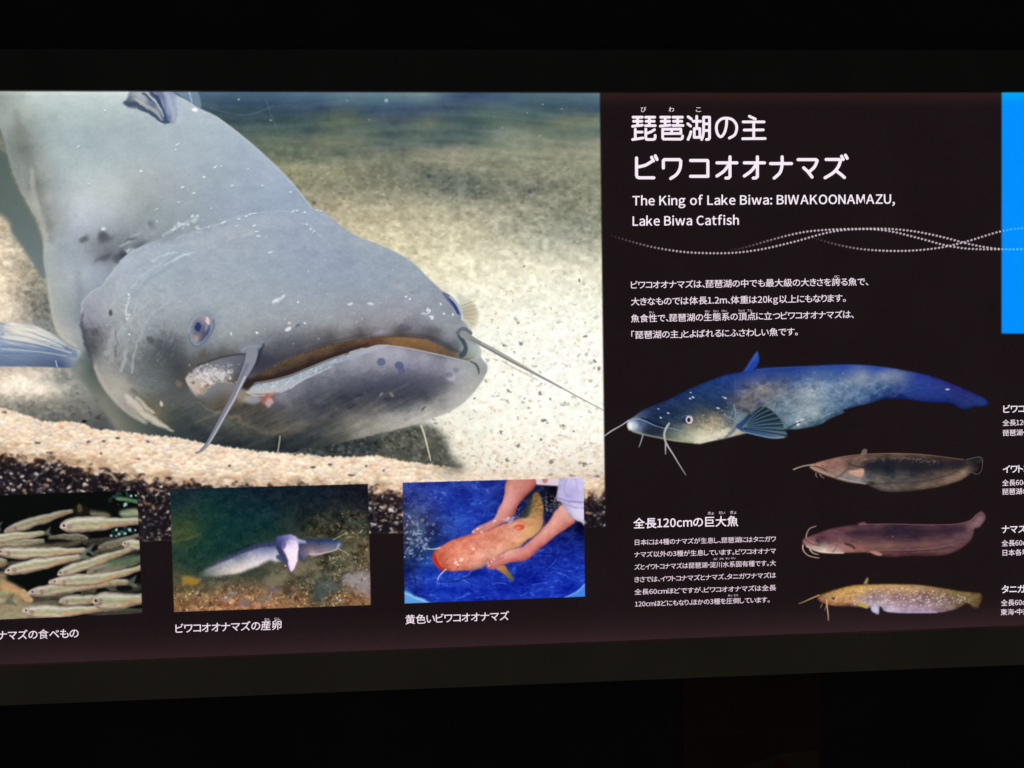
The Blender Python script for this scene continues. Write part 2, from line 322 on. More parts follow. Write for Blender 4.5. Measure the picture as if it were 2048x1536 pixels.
# main body behind the head
BODY = [(-20, 150), (342, 150), (342, 183), (369, 197), (398, 215), (431, 231), (478, 266), (512, 294), (562, 341), (594, 376), (625, 416), (650, 440), (640, 560), (400, 700), (180, 720), (157, 700), (132, 687), (112, 667), (102, 636), (96, 600), (91, 560), (84, 520), (84, 472), (72, 441), (47, 394), (19, 335), (0, 262), (-30, 200)]
bodyf = field([
 (0, 190, (132, 142, 130)), (20, 200, (142, 150, 138)), (60, 187, (176, 188, 180)), (30, 260, (122, 126, 114)), (5, 240, (140, 150, 140)), (150, 188, (180, 192, 186)), (250, 186, (190, 200, 200)), (330, 190, (158, 166, 180)), (385, 208, (164, 174, 186)),
 (60, 230, (146, 156, 148)), (110, 220, (158, 172, 170)), (100, 250, (148, 162, 162)), (180, 230, (152, 168, 168)), (180, 265, (142, 158, 160)), (250, 240, (150, 164, 166)), (300, 250, (152, 166, 170)), (340, 262, (152, 164, 174)), (400, 245, (158, 172, 182)), (440, 260, (150, 166, 180)), (470, 285, (144, 160, 178)),
 (20, 300, (118, 126, 116)), (42, 300, (108, 110, 98)), (60, 320, (126, 130, 120)), (45, 360, (124, 130, 122)), (70, 370, (112, 112, 104)), (85, 330, (142, 148, 140)), (65, 400, (152, 150, 138)), (85, 430, (136, 134, 124)),
 (110, 300, (150, 164, 164)), (180, 310, (148, 164, 165)), (260, 310, (150, 163, 166)), (350, 310, (150, 162, 172)), (440, 320, (146, 160, 177)), (520, 330, (142, 156, 180)), (560, 370, (138, 154, 182)), (590, 400, (134, 150, 180)),
 (100, 380, (140, 144, 140)), (105, 450, (134, 134, 130)), (130, 360, (156, 166, 168)), (150, 400, (168, 176, 182)), (180, 390, (172, 178, 180)), (220, 390, (172, 176, 176)), (160, 430, (172, 178, 188)), (210, 430, (164, 170, 178)), (250, 380, (164, 168, 168)),
 (280, 370, (150, 156, 156)), (300, 420, (134, 144, 146)), (280, 400, (140, 148, 148)), (360, 400, (138, 148, 156)), (330, 350, (150, 158, 162)), (440, 400, (138, 150, 168)), (440, 360, (140, 154, 170)), (520, 400, (134, 148, 174)), (600, 415, (130, 146, 172)),
 (95, 490, (146, 152, 150)), (115, 500, (136, 146, 152)), (150, 470, (146, 154, 164)), (150, 450, (158, 166, 176)), (180, 480, (128, 132, 140)), (240, 470, (118, 124, 130)), (210, 505, (112, 114, 124)), (185, 500, (116, 122, 130)), (170, 540, (150, 158, 172)), (130, 540, (150, 158, 164)), (110, 560, (152, 154, 148)), (105, 620, (154, 156, 148)), (130, 610, (142, 148, 148)), (155, 600, (128, 134, 144)), (150, 640, (116, 124, 132)), (120, 650, (158, 154, 144)), (140, 670, (162, 156, 146)), (155, 690, (136, 138, 134)), (200, 550, (138, 146, 162)),
])
BODYM = fillp(BODY, bodyf, 1.6)
bs, bm = BODYM; Xb, Yb = grid(bs)
modulate(bs, bm, (fbm(Xb / 34, Yb / 26, 40, 3) * 5 + fbm(Xb / 4, Yb / 4, 44, 2) * 3)[..., None] * arr(1, 1, 1))
stroke([(30, 225), (42, 270), (55, 320), (72, 380), (90, 430), (100, 480)], [8, 9, 10, 9, 8, 6], (112, 112, 100), .38, 12)
stroke([(60, 340), (68, 400), (84, 450), (90, 500)], [5, 6, 5, 4], (168, 162, 148), .5, 6)
stroke([(345, 186), (369, 199), (398, 217), (431, 233), (478, 268), (512, 296), (562, 343), (594, 378), (622, 416)], 1.1, (190, 196, 190), .55, 2)
stroke([(430, 231), (478, 266)], 1.0, (214, 190, 150), .6, 1.5)
stroke([(90, 560), (98, 610), (104, 640), (122, 672), (150, 694)], 4, (176, 168, 154), .55, 7)
stroke([(152, 545), (158, 590), (160, 640)], 7, (120, 124, 132), .5, 10)
stroke([(350, 183), (374, 197), (398, 212)], 0.1, (0, 0, 0), 0)
fillp([(352, 178), (390, 178), (400, 214), (372, 197), (350, 183)], (120, 148, 170), 1.5, .75)
stroke([(376, 180), (382, 203)], 1.6, (190, 205, 212), .6, 2)
# dorsal fin folded at the top
fillp([(268, 176), (340, 176), (352, 215), (348, 242), (332, 245), (318, 240), (290, 222), (246, 208), (250, 199)], field([(255, 205, (70, 78, 100)), (280, 185, (150, 160, 165)), (285, 200, (150, 158, 162)), (300, 190, (90, 100, 128)), (300, 215, (72, 86, 120)), (318, 215, (140, 148, 160)), (320, 190, (92, 106, 142)), (332, 235, (70, 88, 130)), (340, 200, (130, 142, 180)), (345, 235, (140, 152, 172))]), 1.6, .95)
stroke([(250, 205), (275, 209), (300, 224), (328, 243)], [3, 4.5, 4.5, 3], (62, 78, 112), .85, 3)
stroke([(283, 184), (300, 196), (318, 214), (332, 240)], [2.5, 3.5, 3, 2], (66, 84, 124), .85, 2.6)
stroke([(303, 184), (314, 200), (326, 222), (334, 242)], [3, 4, 3.4, 2], (50, 66, 120), .9, 2.6)
stroke([(318, 184), (328, 206), (334, 238)], [3, 3, 2], (84, 104, 160), .6, 3)
stroke([(268, 196), (296, 212), (322, 236)], [2, 3.5, 2], (168, 166, 158), .7, 3)
stroke([(292, 184), (310, 204), (326, 230)], [1.6, 2.2, 1], (190, 190, 184), .75, 2)
stroke([(330, 184), (342, 212), (344, 240)], [4, 4, 2], (158, 166, 196), .55, 4)
stroke([(352, 195), (360, 225), (352, 246)], [5, 6, 3], (166, 178, 192), .4, 6)
# wound marks behind the gill
for x, y, rx, ry, c, a in [(204, 472, 9, 10, (66, 66, 70), .8), (212, 478, 14, 7, (88, 90, 96), .7), (166, 478, 9, 6, (78, 76, 72), .8), (222, 503, 26, 13, (98, 96, 108), .6), (236, 514, 12, 8, (64, 64, 78), .8), (205, 514, 16, 5, (74, 74, 84), .6), (244, 508, 6, 9, (52, 56, 72), .7), (258, 478, 11, 4, (66, 66, 70), .75), (278, 488, 14, 6, (84, 86, 88), .7), (302, 448, 6, 9, (96, 92, 100), .6), (328, 480, 9, 4, (84, 88, 98), .65), (266, 471, 14, 3, (176, 172, 180), .5), (250, 486, 14, 2.5, (170, 176, 184), .6), (275, 532, 6, 3.5, (86, 84, 98), .7), (206, 457, 4, 4, (226, 232, 230), .9), (182, 455, 30, 6, (168, 172, 184), .35)]:
    blob(x, y, rx * 1.05, ry * 1.05, c, a * .8, 1.5, -25)
for (x, y, rx, ry, a) in [(388, 438, 10, 9, .9), (362, 452, 11, 8, .75), (344, 455, 8, 8, .7), (378, 448, 7, 4, .8), (392, 455, 9, 5, .7), (318, 505, 10, 6, .6), (316, 500, 6, 3, .7), (334, 502, 7, 6, .55), (272, 507, 12, 4, .65), (258, 500, 10, 5, .6), (360, 489, 3.5, 3.5, .9), (380, 471, 6, 3, .7), (395, 465, 8, 2.6, .6), (292, 494, 3, 3, .8), (250, 512, 4, 3, .5)]:
    for q in range(5): blob(x + rng.uniform(-rx, rx) * .7, y + rng.uniform(-ry, ry) * .7, rng.uniform(1.5, rx * .6), rng.uniform(1.2, ry * .5), (214, 228, 226), a * .5, 1.2, rng.uniform(-60, 20))

# head
HEAD = [(159, 640), (161, 612), (172, 592), (200, 571), (219, 547), (247, 513), (281, 491), (328, 474), (375, 465), (410, 452), (447, 440), (500, 425), (560, 419), (600, 419), (625, 416), (646, 423), (670, 442), (709, 469), (759, 489), (792, 504), (826, 525), (859, 558), (892, 588), (909, 602), (921, 625), (930, 642), (941, 655), (946, 680), (958, 693), (962, 714), (974, 730), (973, 745), (962, 766), (946, 786), (927, 806), (897, 825), (853, 842), (809, 855), (755, 868), (700, 882), (640, 892), (560, 900), (480, 897), (410, 888), (343, 868), (292, 850), (254, 828), (221, 797), (198, 765), (183, 727), (168, 692)]
# grey band of the throat behind the gill cover
fillp([(140, 738), (152, 752), (178, 783), (203, 819), (222, 848), (240, 866), (300, 874), (400, 890), (520, 908), (560, 890), (300, 780), (200, 700), (170, 690), (158, 712)],
      field([(155, 735, (128, 134, 126)), (165, 715, (100, 110, 110)), (180, 740, (80, 90, 88)), (185, 770, (104, 110, 102)), (205, 800, (122, 124, 114)), (230, 845, (128, 128, 116)), (215, 780, (96, 102, 96)), (245, 830, (98, 104, 96)), (280, 862, (86, 92, 86)), (320, 872, (60, 68, 70)), (400, 885, (44, 52, 58)), (520, 900, (42, 50, 56))]), 3)
headf = field([
 (240, 530, (150, 163, 180)), (300, 508, (146, 160, 178)), (380, 485, (146, 160, 176)), (450, 455, (146, 158, 176)), (550, 435, (138, 154, 176)), (620, 430, (134, 152, 178)), (200, 590, (134, 144, 158)), (175, 605, (138, 144, 156)), (175, 640, (122, 124, 140)), (168, 665, (98, 100, 118)), (230, 590, (146, 156, 168)), (300, 560, (142, 158, 172)), (270, 540, (142, 155, 175)), (380, 540, (134, 150, 168)), (350, 500, (136, 152, 172)), (480, 520, (132, 148, 168)), (480, 480, (140, 152, 168)), (600, 510, (126, 142, 170)), (660, 470, (132, 148, 170)), (700, 520, (124, 140, 168)), (720, 485, (136, 150, 168)), (780, 530, (126, 142, 164)), (800, 510, (136, 150, 168)), (860, 580, (124, 138, 156)), (840, 560, (128, 142, 160)), (900, 620, (118, 128, 142)),
 (210, 640, (128, 132, 144)), (230, 680, (130, 134, 142)), (260, 620, (146, 155, 162)), (300, 640, (130, 140, 148)), (350, 610, (140, 150, 160)), (300, 600, (140, 152, 162)), (440, 600, (136, 150, 162)), (440, 650, (132, 142, 150)), (400, 580, (138, 152, 168)), (550, 590, (134, 148, 162)), (680, 590, (126, 140, 156)), (620, 560, (128, 144, 166)), (800, 600, (130, 138, 154)), (760, 570, (124, 140, 160)), (880, 640, (128, 136, 148)), (920, 660, (120, 130, 136)),
 (185, 690, (92, 94, 96)), (200, 720, (120, 122, 122)), (175, 700, (88, 96, 96)), (250, 700, (118, 124, 128)), (245, 740, (112, 116, 116)), (280, 680, (122, 132, 138)), (300, 710, (92, 100, 104)), (340, 695, (72, 80, 88)), (320, 740, (94, 102, 106)), (320, 720, (84, 92, 98)), (355, 725, (72, 78, 84)), (360, 745, (76, 76, 76)), (350, 670, (112, 120, 126)), (380, 705, (110, 118, 124)), (430, 695, (112, 122, 130)), (440, 670, (128, 138, 142)), (400, 712, (96, 92, 86)), (440, 706, (92, 92, 92)), (480, 690, (116, 124, 130)), (500, 660, (128, 136, 142)), (550, 640, (130, 138, 148)), (600, 650, (126, 132, 142)), (650, 640, (132, 138, 148)), (700, 642, (132, 134, 144)), (700, 655, (124, 124, 132)), (750, 648, (130, 128, 140)), (800, 645, (128, 126, 140)), (850, 648, (120, 122, 134)), (895, 672, (126, 126, 138)),
 (240, 765, (150, 142, 130)), (215, 740, (136, 132, 124)), (205, 760, (144, 138, 126)), (230, 790, (156, 148, 134)), (255, 770, (128, 124, 116)), (290, 770, (104, 112, 114)), (330, 770, (96, 102, 104)), (300, 800, (104, 104, 92)), (330, 800, (92, 96, 94)), (260, 835, (112, 114, 104)), (300, 850, (76, 86, 84)), (310, 830, (120, 110, 84)), (340, 830, (78, 84, 76)), (350, 860, (62, 72, 74)), (380, 820, (84, 92, 90)), (400, 860, (58, 66, 70)), (450, 880, (48, 56, 62)), (380, 790, (96, 98, 94)), (370, 770, (84, 86, 86)),
 (520, 705, (84, 88, 104)), (540, 690, (98, 102, 114)), (520, 730, (62, 62, 76)), (560, 715, (74, 76, 92)), (600, 695, (80, 82, 96)), (600, 675, (106, 108, 120)), (660, 680, (84, 82, 86)), (660, 662, (116, 116, 124)), (720, 672, (86, 80, 80)), (800, 668, (84, 76, 76)), (860, 676, (84, 80, 88)), (900, 700, (72, 80, 96)), (930, 700, (120, 132, 138)), (950, 700, (140, 150, 150)),
 (400, 775, (116, 118, 124)), (410, 795, (92, 90, 86)), (440, 775, (118, 118, 122)), (440, 800, (88, 82, 76)), (480, 790, (100, 92, 80)), (470, 820, (86, 80, 72)), (520, 825, (74, 68, 64)), (430, 830, (92, 94, 88)), (560, 795, (120, 120, 136)), (600, 770, (112, 114, 132)), (650, 740, (118, 122, 138)), (700, 715, (138, 142, 158)), (760, 700, (152, 152, 168)), (800, 700, (146, 144, 164)), (850, 715, (134, 134, 156)), (900, 725, (136, 138, 152)), (930, 745, (146, 148, 152)), (960, 725, (138, 144, 142)), (968, 745, (132, 136, 132)),
 (560, 820, (86, 84, 88)), (620, 800, (76, 78, 92)), (680, 780, (82, 84, 98)), (690, 800, (60, 64, 78)), (740, 750, (104, 104, 126)), (730, 790, (66, 68, 86)), (800, 740, (112, 112, 136)), (800, 770, (68, 70, 92)), (850, 765, (86, 86, 108)), (850, 790, (72, 76, 90)), (890, 765, (98, 98, 114)), (905, 745, (132, 130, 148)), (910, 785, (140, 140, 140)), (945, 770, (152, 150, 144)),
 (600, 850, (82, 86, 84)), (560, 850, (92, 88, 78)), (640, 830, (70, 74, 82)), (690, 835, (100, 98, 94)), (730, 820, (84, 84, 86)), (770, 800, (62, 68, 82)), (820, 805, (78, 82, 90)), (870, 805, (124, 122, 120)), (910, 805, (162, 158, 152)), (640, 868, (60, 68, 70)), (610, 880, (48, 56, 62)), (670, 875, (76, 78, 74)), (720, 850, (128, 122, 110)), (760, 830, (124, 120, 114)), (800, 835, (140, 136, 130)), (850, 830, (172, 166, 156)), (760, 860, (138, 132, 120)), (810, 850, (160, 152, 140)),
 (450, 845, (92, 94, 86)), (490, 862, (86, 90, 80)), (540, 868, (66, 72, 70)), (480, 885, (46, 54, 60)), (560, 890, (42, 50, 58)), (400, 830, (84, 92, 88)),
])
hs, hm = poly(HEAD, 1.3); h2s, hm2 = poly(HEAD, 16)
Fh = np.zeros((H, W), np.float32); Fh[h2s] = hm2; hm2 = np.clip(Fh[hs] * 1.9 - .75, 0, 1)
Fb = np.zeros((H, W), np.float32); Fb[bs] = bm; wb = np.clip(blur(Fb[hs], 5) * 2 - 1, 0, 1); GXh, GYh = grid(hs)
wb = wb * np.clip((GXh - 262) / 90, 0, 1) * np.clip((600 - GYh) / 80, 0, 1)
hm = hm * (1 - wb) + np.minimum(hm, hm2) * wb
put(hs, hm, headf(GXh, GYh))
Xh, Yh = grid(hs)
modulate(hs, hm, (fbm(Xh / 40, Yh / 22, 60, 3) * 5 + fbm(Xh / 3.5, Yh / 3.5, 64, 2) * 3.5)[..., None] * arr(1, 1, 1))
# fine slanting scratches over the cheek
ms = np.clip(1 - np.hypot((Xh - 240) / 120, (Yh - 650) / 130), 0, 1)
modulate(hs, hm * ms, (fbm((Xh * .5 + Yh * .87) / 26 + 0, (Xh * .87 - Yh * .5) / 4, 70, 3) * 16)[..., None] * arr(1, 1, 1))
stroke([(160, 640), (161, 612), (172, 592), (200, 571), (219, 547), (247, 513), (281, 493)], 1.6, (176, 184, 194), .5, 3)
stroke([(161, 628), (162, 655), (170, 690), (182, 722)], [3, 4, 3, 2], (72, 72, 92), .5, 5)
stroke([(188, 735), (204, 768), (228, 800), (258, 828), (290, 846)], [4, 5, 5, 4, 3], (166, 156, 142), .6, 7)
stroke([(252, 792), (270, 812), (292, 832), (318, 848), (345, 862)], [5, 7, 7, 5, 1.5], (196, 182, 154), .8, 7)
stroke([(274, 796), (290, 812), (306, 826)], [3, 4, 2], (216, 200, 164), .6, 5)
stroke([(262, 778), (285, 800), (312, 822), (334, 842)], [3, 4, 4, 2], (108, 96, 68), .5, 6)
stroke([(250, 790), (258, 815), (285, 845)], [3, 3, 1], (184, 178, 160), .45, 6)
for p, w_, c, a in [([(255, 586), (258, 600), (254, 612), (252, 628), (256, 640)], 1.4, (210, 216, 210), .6), ([(250, 700), (247, 720), (242, 740)], 3.5, (176, 180, 184), .35),
                    ([(228, 600), (222, 612), (218, 624)], 3, (172, 168, 156), .5), ([(302, 520), (330, 508), (352, 504)], 1.6, (190, 202, 212), .6), ([(325, 470), (350, 455), (376, 440)], 3, (190, 204, 206), .4),
                    ([(340, 600), (300, 630), (285, 660), (268, 700), (262, 745)], 2.2, (160, 170, 178), .4), ([(300, 600), (270, 630), (240, 660), (228, 690)], 2, (164, 172, 180), .4),
                    ([(225, 660), (218, 690), (222, 720)], 5, (158, 158, 164), .35), ([(272, 600), (262, 640), (240, 668)], 1.4, (172, 180, 186), .45), ([(230, 660), (232, 690), (228, 712)], 2.5, (84, 88, 96), .4)]:
    stroke(p, w_, c, a, 3)
blob(220, 625, 5, 6, (72, 72, 66), .75, .9, 20); blob(300, 680, 7, 8, (72, 78, 84), .5, 1); blob(318, 690, 12, 10, (70, 78, 86), .35, 1)
blob(187, 664, 10, 9, (82, 82, 92), .5, 1); blob(320, 808, 3, 6, (206, 186, 152), .8, .7, -15); blob(210, 705, 5, 6, (158, 164, 172), .5, 1)
for (x, y) in [(255, 587), (256, 594), (254, 603), (252, 611), (256, 629), (256, 668), (251, 641), (462, 667), (513, 664), (609, 645), (595, 604), (820, 598), (881, 608), (889, 629), (904, 630), (812, 593)]:
    blob(x, y, 2, 1.8, (226, 232, 232), .85, .8)
stroke([(389, 505), (364, 511), (346, 521), (328, 528)], [1, 2, 2, 1], (196, 208, 218), .6, 2.5)
stroke([(345, 528), (305, 553), (275, 576), (250, 604)], [2, 5, 5, 2], (118, 136, 160), .4, 8)
stroke([(320, 527), (280, 552), (262, 574)], [1, 2, 1], (184, 194, 206), .4, 4)
for i in range(130):
    x, y = rng.uniform(215, 420), rng.uniform(520, 720); L_ = rng.uniform(4, 16); a_ = math.radians(rng.normal(118, 16))
    stroke([(x, y), (x + L_ * math.cos(a_), y + L_ * math.sin(a_))], rng.uniform(.6, 1.5), (178, 186, 194) if i % 3 else (104, 114, 126), rng.uniform(.05, .17), 2.8)
for i in range(260):
    x, y = rng.uniform(260, 900), rng.uniform(440, 660); L_ = rng.uniform(3, 14); a_ = math.radians(rng.normal(-8 if x > 420 else 150, 22))
    if (x - 300) * .35 + 470 < y + 120: stroke([(x, y), (x + L_ * math.cos(a_), y + L_ * math.sin(a_))], rng.uniform(.6, 1.8), (186, 194, 200) if i % 3 else (110, 120, 136), rng.uniform(.05, .16), 2.5)
# arc of pale pores along the nape, and pores over the neck
for x, y in [(447, 444), (441, 446), (478, 437), (492, 431), (501, 427), (507, 426), (586, 422), (593, 422), (608, 424), (634, 419), (641, 421), (363, 374), (385, 386), (355, 403), (311, 419), (406, 353), (428, 333), (440, 332), (463, 369), (494, 338), (522, 369), (281, 341), (353, 287), (350, 299), (176, 366), (153, 293), (208, 218), (581, 382), (509, 452), (513, 462), (517, 471), (614, 449), (619, 457), (626, 463), (421, 415), (471, 451), (539, 504), (415, 455)]:
    blob(x, y, rng.uniform(2.2, 4.4), 1.5, (222, 232, 234), rng.uniform(.55, .85), .8, rng.uniform(-30, 0))
    blob(x + 1, y + 3, 4, 2, (112, 124, 138), .25, 1)
stroke([(350, 476), (420, 452), (500, 427), (600, 420)], 1.3, (176, 186, 196), .35, 2.5)
stroke([(455, 478), (480, 470), (505, 467)], 2.2, (172, 176, 172), .5, 4); stroke([(600, 446), (620, 452), (640, 470)], 1.5, (176, 186, 190), .4, 3)
blob(388, 218, 5, 4, (240, 240, 226), .95, .6)
for x, y in [(553, 602), (565, 594), (557, 598)]: blob(x, y, 8, 4.5, (196, 202, 208), .5, 1, -30)
blob(550, 603, 6, 3, (214, 220, 224), .8, .8, -20); blob(566, 592, 4, 2, (214, 220, 224), .7, .8, -60)
for i in range(170):
    x, y = rng.uniform(230, 900), rng.uniform(430, 690)
    if y > 430 + max(0, x - 620) * .62 + 6: blob(x, y, rng.uniform(.8, 1.7), rng.uniform(.7, 1.2), (220, 228, 232), rng.uniform(.12, .5), .9)
for i in range(70):
    x, y = rng.uniform(560, 900), rng.uniform(730, 840); blob(x, y, rng.uniform(2, 9), rng.uniform(1.5, 5), (78, 80, 96) if i % 2 else (150, 150, 162), rng.uniform(.06, .2), 1.2, rng.uniform(-40, 10))
# nostril tube
blob(578, 650, 6, 7, (150, 138, 112), .8, .9, 20); blob(588, 648, 6, 9, (128, 140, 156), .8, .8, 55); blob(575, 658, 6, 4, (222, 224, 226), .85, .8, -20); blob(577, 646, 3, 3, (214, 196, 170), .8, .8); blob(594, 652, 7, 2.5, (88, 94, 106), .6, .8, -40)
for x, y, rx, c in [(700, 608, 6, (200, 206, 212)), (741, 608, 6, (200, 206, 212)), (856, 620, 5, (188, 202, 212)), (848, 628, 7, (176, 188, 200)), (862, 632, 5, (214, 222, 226)), (864, 636, 3, (230, 234, 234))]:
    blob(x, y, rx, 2.5, c, .75, .8, 0)
stroke([(856, 615), (860, 621), (856, 626), (853, 620), (856, 615)], 1.1, (216, 226, 230), .75, 1.5)
blob(812, 580, 18, 8, (154, 158, 160), .4, 1, 35); blob(822, 584, 7, 3.4, (108, 114, 122), .5, 1, 20)
blob(810, 655, 12, 7, (84, 82, 100), .4, 1); blob(868, 660, 12, 9, (92, 84, 98), .4, 1); blob(740, 660, 20, 5, (100, 92, 98), .3, 1)

warp(bs, inner(bm), 2.0, 12, 211); warp(hs, inner(hm), 1.8, 11, 221)
fm_ = np.zeros((H, W), np.float32); fm_[hs] = hm; bm = bm * (1 - fm_[bs]); tone(bs, bm, 20, 80, 140, .66, 2); modulate(bs, bm, np.zeros(bm.shape, np.float32)[..., None] + arr(-2, 2, 4))
tone(hs, hm, 22, 92, 135, .70, -4)
# mottled skin
Xs_, Ys_ = grid(hs)
mt = fbm(Xs_ / 17, Ys_ / 10, 231, 3) * 7 + fbm(Xs_ / 5.5, Ys_ / 3.5, 235, 2) * 4.5
modulate(hs, hm * np.clip((C[hs].mean(-1) - 60) / 60, 0, 1), mt[..., None] * arr(1.05, 1, .92))
Xs_, Ys_ = grid(bs)
modulate(bs, bm, (fbm(Xs_ / 26, Ys_ / 17, 241, 3) * 6 + fbm(Xs_ / 6, Ys_ / 5, 245, 2) * 3.5)[..., None] * arr(1.05, 1, .92))
# eye (near)
blob(402, 658, 31, 41, (118, 128, 142), .45, .9, 24)
stroke([(392, 622), (412, 618), (430, 632), (434, 655)], 2.0, (156, 168, 184), .5, 4)
EYE = [(409, 624), (397, 628), (385, 640), (377, 655), (374, 669), (377, 682), (384, 690), (393, 694), (402, 690), (413, 679), (422, 666), (427, 651), (425, 637), (418, 628)]
fillp(EYE, (138, 146, 160), 2.6, .9)
fillp([(407, 630), (395, 634), (385, 646), (380, 660), (380, 673), (386, 684), (395, 687), (405, 680), (416, 666), (421, 650), (419, 637)], field([(392, 645, (120, 122, 136)), (384, 660, (128, 130, 142)), (390, 668, (112, 114, 126)), (396, 672, (140, 126, 122)), (392, 680, (152, 150, 164)), (408, 640, (150, 146, 156)), (408, 652, (106, 106, 126)), (406, 664, (84, 90, 114)), (413, 672, (56, 64, 110)), (402, 682, (74, 80, 116)), (418, 655, (92, 100, 130)), (418, 640, (160, 156, 178))]), 1.2)
stroke([(378, 672), (376, 660), (382, 645), (392, 633), (405, 628)], 1.2, (176, 184, 196), .4, 3.4)
stroke([(376, 668), (379, 682), (387, 692), (396, 692)], 1.2, (78, 88, 112), .6, 2)
stroke([(425, 640), (426, 654), (419, 669), (408, 683), (398, 691)], 1.5, (66, 74, 104), .5, 3)
blob(395, 655, 10.5, 13, (100, 100, 122), .6, .7, 10)
blob(395, 654, 6.6, 9.4, (40, 54, 108), .95, .35, 8)
blob(414, 642, 3, 8, (240, 206, 196), .9, .9, -14); blob(411, 655, 2.6, 7, (176, 170, 194), .5, .9, 10)
blob(391, 676, 3.4, 6, (176, 148, 126), .7, .9, 10)
ew, em_ = poly(EYE, 2); warp(ew, em_, 1.1, 4, 251)
# far eye and fin behind it
fillp([(915, 586), (930, 595), (945, 603), (957, 625), (955, 645), (942, 657), (925, 640)], field([(930, 600, (206, 208, 192)), (945, 620, (186, 176, 150)), (952, 640, (208, 200, 172)), (930, 625, (176, 170, 150))]), 2, .85)
for k in range(6): stroke([(922 + k, 612 + 6 * k), (952 - k, 600 + 9.5 * k)], .8, (150, 136, 112), .5, 1.4)
stroke([(888, 587), (898, 596), (912, 612), (920, 628)], [3, 6, 6, 3], (92, 106, 140), .9, 2)
stroke([(899, 597), (910, 612), (916, 626)], [2, 3.4, 2.4], (48, 60, 116), .9, 2)
stroke([(900, 594), (912, 606), (922, 624), (925, 638)], 2.2, (196, 208, 220), .75, 2)
stroke([(925, 638), (936, 646), (940, 662)], 2.4, (206, 212, 210), .8, 2.5)
# mouth: inner palate band
INNER = z(320, 560, 4.043, [(720, 800), (850, 728), (1000, 658), (1130, 603), (1300, 545), (1500, 500), (1700, 468)]) + z(700, 540, 3.657, [(60, 505), (150, 496), (300, 488), (430, 490), (540, 502), (640, 545), (740, 600), (830, 632), (930, 615), (938, 640), (880, 672), (800, 655), (600, 610), (400, 570), (220, 552), (130, 572), (0, 604)]) + z(320, 560, 4.043, [(1550, 594), (1350, 654), (1200, 714), (1000, 794), (850, 820), (770, 834), (700, 872), (640, 850)])
ins, inm = fillp(INNER, field([(500, 760, (70, 56, 48)), (540, 745, (96, 76, 56)), (600, 712, (112, 88, 60)), (660, 695, (110, 84, 58)), (720, 680, (112, 80, 60)), (780, 678, (150, 106, 62)), (830, 680, (150, 108, 66)), (870, 695, (142, 104, 66)), (900, 708, (112, 90, 64)), (930, 712, (118, 112, 92)), (510, 765, (46, 38, 38)), (560, 752, (50, 38, 38)), (620, 725, (56, 42, 40)), (680, 702, (62, 44, 42)), (720, 692, (84, 54, 46)), (760, 684, (104, 68, 50)), (840, 700, (118, 82, 56)), (880, 708, (100, 78, 58))]), 1.2)
Xi, Yi = grid(ins); modulate(ins, inm, (fbm(Xi / 2.6, Yi / 4, 81, 2) * 7 + fbm(Xi / 14, Yi / 6, 83, 2) * 10)[..., None] * arr(1, .85, .7)); tone(ins, inm, -6, 50, 120, .80, -2)
stroke(z(320, 560, 4.043, [(800, 760), (900, 715), (1000, 662), (1130, 607), (1300, 545), (1500, 498), (1700, 466)]) + z(700, 540, 3.657, [(150, 494), (300, 486), (430, 488), (540, 500)]), 1.6, (74, 60, 50), .7, 3)
for i in range(70):
    t = rng.random(); x = 530 + t * 330; y = np.interp(x, [530, 575, 600, 650, 740, 780, 860], [742, 722, 711, 695, 676, 674, 680])
    stroke([(x, y), (x + rng.uniform(-2, 2), y - rng.uniform(1, 4))], .7, (128, 98, 62), .55, 1)
# upper lip shade
stroke(z(320, 560, 4.043, [(830, 700), (1000, 625), (1150, 575), (1320, 520), (1500, 475), (1700, 440)]) + z(700, 540, 3.657, [(150, 484), (300, 474), (430, 474), (560, 488), (660, 528), (740, 575), (800, 605)]), [3, 3, 3, 3, 3, 2.5, 2.5, 2.5, 3, 4, 5, 5, 4], (62, 56, 56), .5, 7)
fillp(z(320, 560, 4.043, [(795, 600), (860, 610), (940, 640), (900, 690), (820, 720), (740, 745), (700, 740), (740, 660)]), (58, 58, 72), 3, .75)
stroke(z(320, 560, 4.043, [(830, 520), (810, 570), (790, 620), (770, 680)]), [2, 3, 4, 4], (46, 46, 60), .7, 4)
stroke(z(320, 560, 4.043, [(850, 520), (880, 480), (940, 440)]), 1.5, (130, 140, 152), .5, 3)
# pale inner rim of the lower lip
fillp(z(320, 560, 4.043, [(715, 880), (770, 834), (900, 812), (1050, 772), (1200, 712), (1400, 632), (1600, 572), (1740, 540), (1850, 525), (1700, 585), (1500, 650), (1300, 722), (1150, 808), (1020, 894), (900, 922), (780, 925), (700, 915)]),
      field([(510, 772, (158, 172, 182)), (510, 783, (186, 182, 180)), (540, 764, (164, 174, 182)), (540, 778, (186, 186, 190)), (580, 752, (146, 160, 172)), (580, 766, (176, 182, 190)), (620, 734, (140, 156, 170)), (620, 748, (168, 176, 186)), (680, 712, (150, 164, 178)), (740, 697, (168, 176, 188))]), 1.6)
for i in range(150):
    t = rng.random(); x = 500 + t * 200; y = np.interp(x, [500, 540, 580, 620, 660, 700], [776, 772, 761, 744, 728, 708]) + rng.uniform(-5, 6)
    blob(x, y, rng.uniform(1, 2.6), 1, (206, 218, 224) if rng.random() < .6 else (126, 146, 162), .55, .8, -30)
stroke(z(320, 560, 4.043, [(690, 850), (770, 818), (900, 792), (1050, 748), (1200, 690), (1400, 612), (1560, 556), (1680, 520)]), [5, 6, 6, 6, 5, 4, 3, 2], (44, 34, 34), .75, 6)
